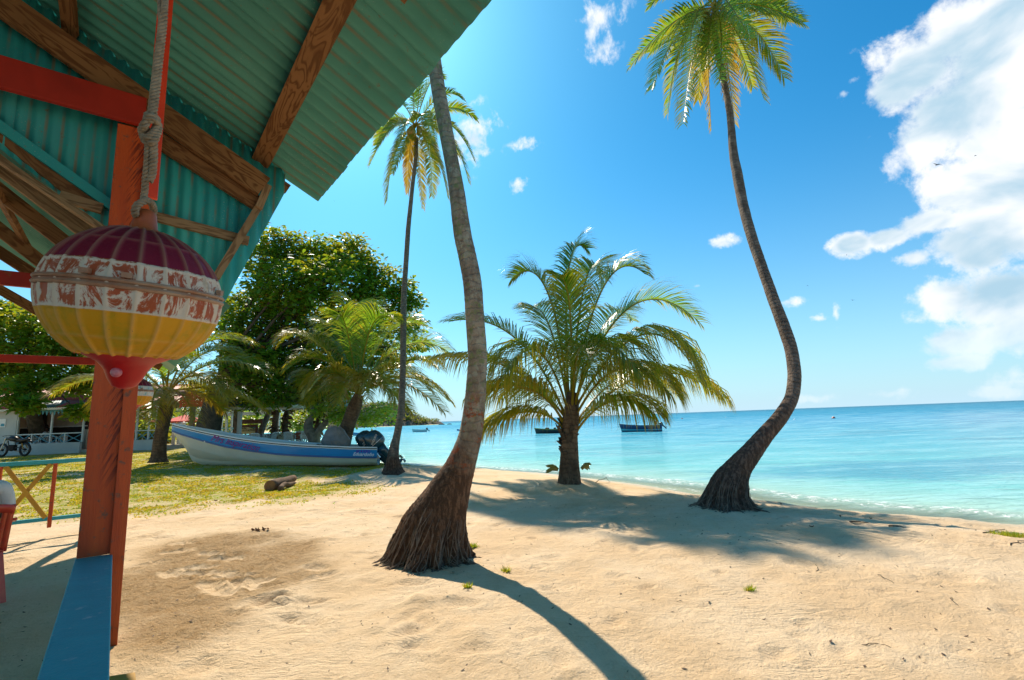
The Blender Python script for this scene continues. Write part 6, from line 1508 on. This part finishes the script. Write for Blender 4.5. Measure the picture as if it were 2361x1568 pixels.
for (px, Y, lab) in ((413, 31, 'white round topped garden post nearest the largest umbrella pole'), (422, 31.5, 'middle white round topped garden post above the boat gunwale'), (401, 32, 'left white round topped garden post above the boat bow')):
    a_ = at_y(px, 992, Y); g_ = gz(a_.x, a_.y); o = thing('garden_post', (a_.x, a_.y, g_), lab, 'post', 'white garden posts'); mb = MB(); zt_ = at_y(px, 980, Y).z
    mb.tube([(a_.x, a_.y, g_), (a_.x, a_.y, zt_)], .10, 10); mb.build('shaft', M['plastic_white'], o); mb = MB(); mb.ball((a_.x, a_.y, zt_+.06), .14, 12, 8); mb.build('cap', M['plastic_white'], o, smooth=True)
# two thick light posts of a garden shelter
for (px, Y, lab) in ((439, 32, 'left pale post of the pair beside the red umbrella'), (445, 32.4, 'right pale post of the pair beside the red umbrella')):
    a_ = at_y(px, 992, Y); g_ = gz(a_.x, a_.y); mb = MB(); mb.tube([(a_.x, a_.y, g_-.1), (a_.x, a_.y, at_y(px, 935, Y).z)], [.11, .09], 10); ob = mb.build('garden_post', M['bark_pale'], None); tag(ob, lab, 'post', 'pale garden posts')

# ------------------------------------------------------------------ headland, far beach, boats at anchor
def headland():
    xs_ = np.linspace(-150, -38, 113); ys_ = np.linspace(255, 420, 80); Xg, Yg = np.meshgrid(xs_, ys_); x, y = Xg.ravel(), Yg.ravel(); sd = shore_dist(x, y)
    h = 15.5*sstep(sd, -1, 26)*(.55+.75*fbm(x*.03, y*.03, 3, 4))*sstep(-x, 40, 78)+2.2*sstep(sd, -1.5, 2.5)*(.5+fbm(x*.3, y*.3, 4, 3))
    z = ZW-.6+h; n = len(xs_); vs = np.stack([x, y, z], 1)
    mb = MB(); mb.v = [tuple(v) for v in vs]; mb.f = [(j*n+i, j*n+i+1, (j+1)*n+i+1, (j+1)*n+i) for j in range(len(ys_)-1) for i in range(n-1)]
    return mb, x, y, z, sd
mb, hx, hy, hzz, hsd = headland()
M['rock'] = mat('shore_rock', (.10, .085, .065), .9, (.045, .04, .035), .12, .5, .8, 1.2, .5)
tag(mb.build('headland', M['rock'], None, smooth=True), kind='structure')
q = np.random.RandomState(3); sel = np.where((hsd > 2.0))[0]; pick = q.choice(sel, 1700)
cl_ = [(hx[i]+q.uniform(-1, 1), hy[i]+q.uniform(-1, 1), hzz[i]+.5, q.uniform(1.0, 2.3)) for i in pick]
M['far_leaf'] = leafmat('far_foliage', (.030, .085, .018), (.13, .18, .03), .3, .7, .2)
o = leaf_cloud(cl_, 1.5, 22, 1.1, 17, 'woodland', M['far_leaf'], None, flat=.8); tag(o, 'dense green scrub covering the headland across the bay', 'woodland', kind='stuff')
# woods behind the lawn, the house and along the inner bay
cl_ = []
for k in range(1500):
    t_ = q.rand(); x = -150+q.rand()*118; y = 60+q.rand()*60
    s_ = float(shore_dist(np.array([x]), np.array([y]))[0])
    if s_ > 8: cl_.append((x, y, gz(x, y)+q.uniform(.5, 6.5), q.uniform(1.2, 2.2)))
for k in range(1100):
    x = -165+q.rand()*75; y = 170+q.rand()*110; s_ = float(shore_dist(np.array([x]), np.array([y]))[0])
    if s_ > 12: cl_.append((x, y, .5+q.uniform(.5, 11), q.uniform(1.6, 3.0)))
for k in range(700):
    x = -70+q.rand()*44; y = 36+q.rand()*14; s_ = float(shore_dist(np.array([x]), np.array([y]))[0])
    if s_ > 6: cl_.append((x, y, gz(x, y)+q.uniform(.3, 4.5), q.uniform(.8, 1.4)))
o = leaf_cloud(cl_, 1.5, 26, .8, 18, 'woodland', M['far_leaf'], None, flat=.8); tag(o, 'green woods behind the house and around the inner bay', 'woodland', kind='stuff')
for (px, py, r_, lab) in ((1018, 971.3, .9, 'small dark rock awash just off the headland tip'), (1036, 970.6, .7, 'smaller dark rock furthest off the headland tip')):
    c_ = at_y(px, py+1, 300); mb = MB(); mb.ball((c_.x, 300, ZW), r_, 9, 6, (2.2, 1.2, .8)); tag(mb.build('rock', M['rock'], None), lab, 'rock', 'rocks off the headland')

M['b_navy'] = mat('navy_hull', (.012, .045, .13), .35); M['b_cyan'] = mat('cyan_band', (.10, .50, .55), .4); M['b_dark'] = mat('dark_hull', (.03, .03, .03), .4); M['b_yellow'] = mat('yellow_line', (.55, .38, .04), .4); M['b_white'] = mat('white_hull', (.62, .68, .64), .35); M['b_blue'] = mat('blue_line', (.02, .20, .45), .35)
def small_boat(px, py, wpx, label, hull, band, rim, inner='b_white', bow='left', L=None, motor=True, extra=None, skew=.12, Yset=None):
    c_ = at_z(px, py, ZW); Y = c_.y; L = wpx/F*Y; s = -1 if bow == 'left' else 1
    ax = Vector((s, skew, 0)).normalized(); ay = ax.cross(Z); o = thing('moored_boat', (c_.x, c_.y, ZW), label, 'boat')
    H_ = L*.13+.05; B = L*.135
    def hw(t): return B*(1-max(0, (t-.35)/.65)**2.2)**.8*(.85+.15*min(1, t*4))
    def rp__(t, f): 
        zt_ = -.12+(H_+.12+ H_*.55*max(0, t-.35)**1.6*1.5)*f; wf = (.62+.38*f**.7); r_ = .10*L*max(0, t-.8)*5*(f-1)*.55
        return hw(t)*wf, zt_, t*L-L/2+r_*(1 if t > .8 else 0)
    n = 26
    def band_mesh(f0, f1, m, nm, dy=0, steps=3):
        mb = MB()
        for sd in (-1, 1):
            vs = []
            for i in range(n+1):
                for j in range(steps+1):
                    w, z_, x = rp__(i/n, f0+(f1-f0)*j/steps); vs.append(Vector(c_)*1+ax*x+ay*sd*max(w+dy, .004)+Z*(z_))
            vs = [Vector((v.x, v.y, v.z)) for v in vs]; k_ = steps+1
            mb.add(vs, [(i*k_+j, i*k_+j+1, (i+1)*k_+j+1, (i+1)*k_+j) for i in range(n) for j in range(steps)])
        return mb.build(nm, M[m], o, smooth=True)
    c_ = Vector((c_.x, c_.y, ZW)); band_mesh(0, .62, hull, 'hull'); band_mesh(.30, .48, band, 'band', .012, 1); band_mesh(.60, 1, band if band != 'b_cyan' else hull, 'topside', .006); band_mesh(.93, 1.02, rim, 'gunwale', .03, 1)
    mb = MB(); vs = []
    for i in range(n+1):
        w, z_, x = rp__(i/n, .96); vs += [c_+ax*x-ay*(w*.9)+Z*(H_*.50), c_+ax*x+ay*(w*.9)+Z*(H_*.50)]
    mb.add(vs, [(2*i, 2*i+1, 2*i+3, 2*i+2) for i in range(n)]); mb.build('deck', M[inner], o)
    w, z_, x = rp__(0, 1); mb = MB(); w0 = rp__(0, 0)[0]; mb.add([c_+ax*x-ay*w0-Z*.12, c_+ax*x+ay*w0-Z*.12, c_+ax*x+ay*w+Z*z_, c_+ax*x-ay*w+Z*z_], [(0, 1, 2, 3)]); mb.build('transom', M[hull], o)
    for t_ in (.3, .52, .72):
        w, z_, x = rp__(t_, .9); mb = MB(); mb.box(c_+ax*x+Z*(z_-.04), ax*.10, ay*w*.95, Z*.015); mb.build('bench', M['wood_plain'], o)
    if motor: outboard(c_-ax*(L/2+.14)+Z*(H_*.95), -ax, ay, 'dark outboard motor '+motor, .62 if motor is not True else .6, -.75, letters=False)
    if extra: extra(o, c_, ax, ay, L, H_)
    return o
M['wood_plain'] = mat('plain_wood', (.30, .18, .08), .7, (.20, .11, .05), 6, .5)
def ex_blue(o, c_, ax, ay, L, H_):
    mb = MB(); mb.tube([c_+ax*L*.18+Z*H_, c_-ax*L*.0+Z*(H_+.45)], .018, 5); mb.build('oar', M['wood_plain'], o)
    mb = MB(); mb.tube([c_+ax*L*.5+Z*H_*1.3, c_+ax*L*.55+Z*.3, c_+ax*L*.62-Z*.05], .012, 4); mb.build('mooring_line', M['rope'], o)
    mb = MB(); mb.ball(c_+ax*L*.28+Z*(H_+.02), .28, 10, 6, (1.6, .8, .5)); mb.build('tarpaulin', M['hull_blue'], o, smooth=True)
    mb = MB(); mb.ball(c_-ax*L*.36+Z*(H_+.22), .20, 10, 8, (.8, .8, 1.2)); mb.build('fuel_can', M['plastic_red'], o, smooth=True)
def ex_cargo(o, c_, ax, ay, L, H_):
    for k, x in enumerate((.0, .06, -.25)): mb = MB(); mb.ball(c_+ax*L*x+Z*(H_+.05), .17, 8, 6); mb.build('net_bundle', M['black'], o)
small_boat(1477, 995, 93, 'dark blue boat with a pale cyan band moored right of the short palm', 'b_navy', 'b_cyan', 'b_navy', motor='on the dark blue and cyan boat', extra=ex_blue)
small_boat(1264, 999, 62, 'black and yellow boat moored behind the short palm stem', 'b_dark', 'b_dark', 'b_yellow', 'wood_plain', motor=False, extra=ex_cargo)
small_boat(967, 996, 35, 'small pale boat moored left of the big leaning palm', 'b_white', 'b_white', 'b_white', motor='on the small pale boat')
small_boat(828, 1004, 36, 'small white boat with blue rim moored behind the beached boat', 'b_white', 'b_blue', 'b_blue', motor='on the small blue rimmed boat')
small_boat(1058, 993.5, 17, 'tiny covered blue grey boat half hidden by the big leaning palm', 'b_blue', 'b_blue', 'b_blue', 'b_blue', motor=False, skew=1.2)
for (px, py, r_, m_, lab) in ((1573,964.5,.28,'plastic_red','small red mooring buoy right of the short palm crown'),(1674,962,.18,'gun_white','tiny white mooring buoy left of the curved palm'),(1922,963,.30,'plastic_red','small red mooring buoy alone right of the curved palm'),(1141,1001,.2,'gun_white','small pale mooring buoy left of the black and yellow boat'),(1832,966,.15,'gun_white','tiny white mooring buoy close to the curved palm bend')):
    c_ = at_z(px, py+1.5, ZW); mb = MB(); mb.lathe([(.001, -r_*.6), (r_*.8, -r_*.3), (r_, .1*r_), (r_*.75, r_*.7), (.12*r_, r_*.95), (.1*r_, r_*1.25), (.001, r_*1.25)], 14, Matrix.Translation(c_)); tag(mb.build('mooring_buoy', M[m_], None, smooth=True), lab, 'buoy', 'mooring buoys in the bay')
# swimmer and a bather far off
def standing_person(loc, rz, label, sc=1, m='skin', cloth='trousers'):
    o = thing('person', loc, label, 'person', None, rz); G = gmat(o) @ Matrix.Scale(sc, 4)
    b_ = [[(0, 0, .95, (.15, .10)), (0, 0, 1.15, (.13, .09)), (0, 0, 1.35, (.17, .10)), (0, 0, 1.46, .08), (0, 0, 1.54, .05), (0, .01, 1.64, (.075, .09)), (0, 0, 1.73, .07)]]
    for s in (-1, 1):
        b_.append([(0, 0, 1.35, (.17, .10)), (.20*s, 0, 1.41, .055), (.26*s, .02, 1.12, .042), (.27*s, .08, .88, .03), (.27*s, .10, .80, .03)]); b_.append([(0, 0, .95, (.15, .10)), (.10*s, 0, .88, .085), (.11*s, .01, .50, .058), (.11*s, -.01, .10, .04), (.11*s, .10, .04, .035)])
    skin_body('body', b_, m, o, G, 1); skin_body('shorts', [[(0, 0, 1.0, (.165, .115)), (0, 0, .92, (.17, .12))], [(0, 0, .92, (.17, .12)), (.10, 0, .80, .10), (.11, 0, .66, .09)], [(0, 0, .92, (.17, .12)), (-.10, 0, .80, .10), (-.11, 0, .66, .09)]], cloth, o, G, 1)
    mb = MB(); mb.ball(G @ Vector((0, -.01, 1.69)), .105*sc, 10, 8); mb.build('hair', M['hair'], o); return o
M['skin_light'] = mat('tanned_skin', (.50, .24, .15), .6)
c_ = at_y(658, 996, 62); standing_person((c_.x, 62, gz(c_.x, 62)-.1), 0, 'tanned bather in dark shorts walking on the inner bay beach', 1.0, 'skin_light')

# ------------------------------------------------------------------ birds
def bird(px, py, Y, span, label, bank=0, rz=0):
    c_ = at_y(px, py, Y); o = thing('seabird', c_, label, 'bird', 'seabirds in the sky', rz); G = gmat(o) @ Matrix.Rotation(bank, 4, 'Y'); s = span/2
    mb = MB(); mb.tube([G @ Vector((0, y*s, 0)) for y in (-.38, -.30, -.1, .12, .24, .32, .40)], [.01*s, .03*s, .075*s, .06*s, .045*s, .035*s, .006*s], 8); mb.build('body', M['black'], o, smooth=True)
    for sd in (-1, 1):
        mb = MB(); P_ = [(0, .10, .02), (.35, .16, .16), (.70, .04, .12), (1.0, -.10, .02), (.66, -.05, .10), (.33, -.02, .13), (0, -.10, .02)]
        v_ = [G @ Vector((x*s*sd, y*s, z_*s)) for x, y, z_ in P_]; mb.add(v_, [(0, 1, 5, 6), (1, 2, 4, 5), (2, 3, 4)]); ob = mb.build('wing', M['black'], o); ob.modifiers.new('t', 'SOLIDIFY').thickness = .012*s
    mb = MB(); mb.add([G @ Vector(p) for p in ((0, -.30*s, 0), (.05*s, -.52*s, 0), (0, -.42*s, 0), (-.05*s, -.52*s, 0))], [(0, 1, 2, 3)]); ob = mb.build('tail', M['black'], o); ob.modifiers.new('t', 'SOLIDIFY').thickness = .01*s
bird(2161, 380, 60, 1.55, 'largest dark seabird gliding in front of the big cloud', .10, .2); bird(2249, 359, 90, 1.2, 'smaller seabird above right of the gliding one', -.35, .6)
bird(1952, 588, 90, .6, 'tiny bird below the cloud tongue', .2, 1); bird(1862, 659, 90, .7, 'tiny bird left of and below the cloud', .3, .4); bird(1966, 692, 80, 1.0, 'small bird above the two wisps of cloud', .1, .1); bird(771, 464, 60, .35, 'tiny bird just right of the roof corner', .2, .4)

# ------------------------------------------------------------------ log, litter, twigs
M['log_bark'] = mat('log_bark', (.20, .12, .07), .9, (.09, .055, .035), 7, .6, .8, 30, .02, .2); M['log_end'] = mat('log_end', (.30, .15, .05), .8, (.18, .08, .03), 14, .5)
l0 = on_ground(622, 1132); l1 = on_ground(676, 1112); lg = thing('log', l0, 'cut brown log with a root arm lying on the lawn in front of the boat', 'log')
a_ = Vector((l0.x, l0.y, l0.z+.11)); b__ = Vector((l1.x, l1.y, l1.z+.09)); dd = (b__-a_).normalized(); mb = MB(); r_ = random.Random(4)
mb.tube([a_.lerp(b__, k/8)+Vector((r_.uniform(-.01, .01), 0, r_.uniform(-.01, .01))) for k in range(9)], [.125, .125, .12, .118, .11, .105, .10, .09, .085], 16); mb.build('bark', M['log_bark'], lg, smooth=True)
mb = MB(); G = Matrix.Translation(a_-dd*.003) @ Z.rotation_difference(-dd).to_matrix().to_4x4(); mb.lathe([(.001, .004), (.05, .003), (.10, .0), (.124, -.004)], 16, G); mb.build('sawn_end', M['log_end'], lg)
mb = MB(); mb.tube([Vector(p) for p in catmull([on_ground(645, 1133)+Z*.05, on_ground(655, 1126)+Z*.09, on_ground(664, 1124)+Z*.06, on_ground(680, 1118)+Z*.05], 12)], [.055]*8+[.05, .045, .04, .03], 8); mb.build('root_arm', M['log_bark'], lg, smooth=True)
M['dead_leaf'] = mat('dead_leaf', (.24, .10, .04), .7, (.14, .055, .02), 30, .6)
def curl(px, py, s, label, n=1, m='dead_leaf', g=None, cat='leaf', nm='dead_leaf'):
    p = on_ground(px, py); r_ = random.Random(int(px*7+py)); mb = MB()
    for k in range(n):
        a = r_.uniform(0, 6.28); c_ = p+Vector((r_.gauss(0, .5)*s*(n > 1)*1.6, r_.gauss(0, .4)*s*(n > 1), .006)); d_ = Vector((math.cos(a), math.sin(a), r_.uniform(0, .8) if n > 1 else .15)).normalized(); sd = d_.cross(Z).normalized(); nn_ = sd.cross(d_)
        L = s*r_.uniform(.7, 1.1); vs = []
        for i, (t_, w_) in enumerate(((-.5, .05), (-.25, .28), (.1, .34), (.35, .2), (.5, .02))):
            for sg in (-1, 0, 1): vs.append(c_+d_*t_*L+sd*sg*w_*L*.8+nn_*((t_*t_*.8+abs(sg)*.16)*L)+Z*.002)
        mb.add(vs, [(i*3+j, i*3+j+1, i*3+j+4, i*3+j+3) for i in range(4) for j in range(2)])
    tag(mb.build(nm, M[m], None), label, cat, g)
curl(603, 1224, .075, 'heap of curled dead leaves on the dug sand left of the big palm', 9)
for (px, py, s, lab) in ((1801,1164,.07,'red brown dead leaf on the pale wet sand'),(1872,1217,.06,'dead leaf at the end of the frond shadow'),(2008,1198,.07,'dead leaf beside the wrack line, left of the dark ones'),(1938,1193,.06,'orange dead leaf on the sand right of the curved palm'),(497,1157,.12,'brown leaf lying on the lawn below the boat bow'),(430,1155,.07,'small brown leaf on the lawn nearest the red post'),(725,1152,.06,'small brown leaf on the grass right of the log')): curl(px, py, s, lab, g='dead leaves scattered on the beach')
def twig(px0, py0, px1, py1, r_, lab, lift=.008, m='bark', g='twigs on the sand'):
    a_ = on_ground(px0, py0); b__ = on_ground(px1, py1); R_ = random.Random(int(px0)); mb = MB()
    pts = [a_.lerp(b__, k/6)+Vector((R_.uniform(-.02, .02), R_.uniform(-.02, .02), r_+lift*math.sin(k/6*math.pi)*R_.uniform(.5, 1.2))) for k in range(7)]
    mb.tube(pts, [r_*(1-.09*k) for k in range(7)], 6); tag(mb.build('twig', M[m], None, smooth=True), lab, 'twig', g)
twig(1375, 1114, 1408, 1112, .008, 'thin branching twig on the crest right of the short palm', .10)
twig(1990, 1485, 2060, 1493, .003, 'fine pale stalk lying on the open sand at lower right'); twig(2190, 1378, 2212, 1398, .003, 'short fine stalk in the right foreground sand')
twig(2270, 1230, 2320, 1222, .007, 'dark stick just left of the grass clump'); twig(1880, 1318, 1884, 1300, .003, 'upright looking stalk by the tread prints'); twig(2330, 1258, 2361, 1248, .006, 'dark stick below the grass clump at the right edge')
twig(2050, 1215, 2090, 1219, .010, 'dark piece of driftwood on the wrack line'); twig(1960, 1204, 2000, 1207, .009, 'dark flat driftwood left on the wrack line'); twig(2020, 1325, 2060, 1345, .003, 'thin stalk on the sand below the wrack line')
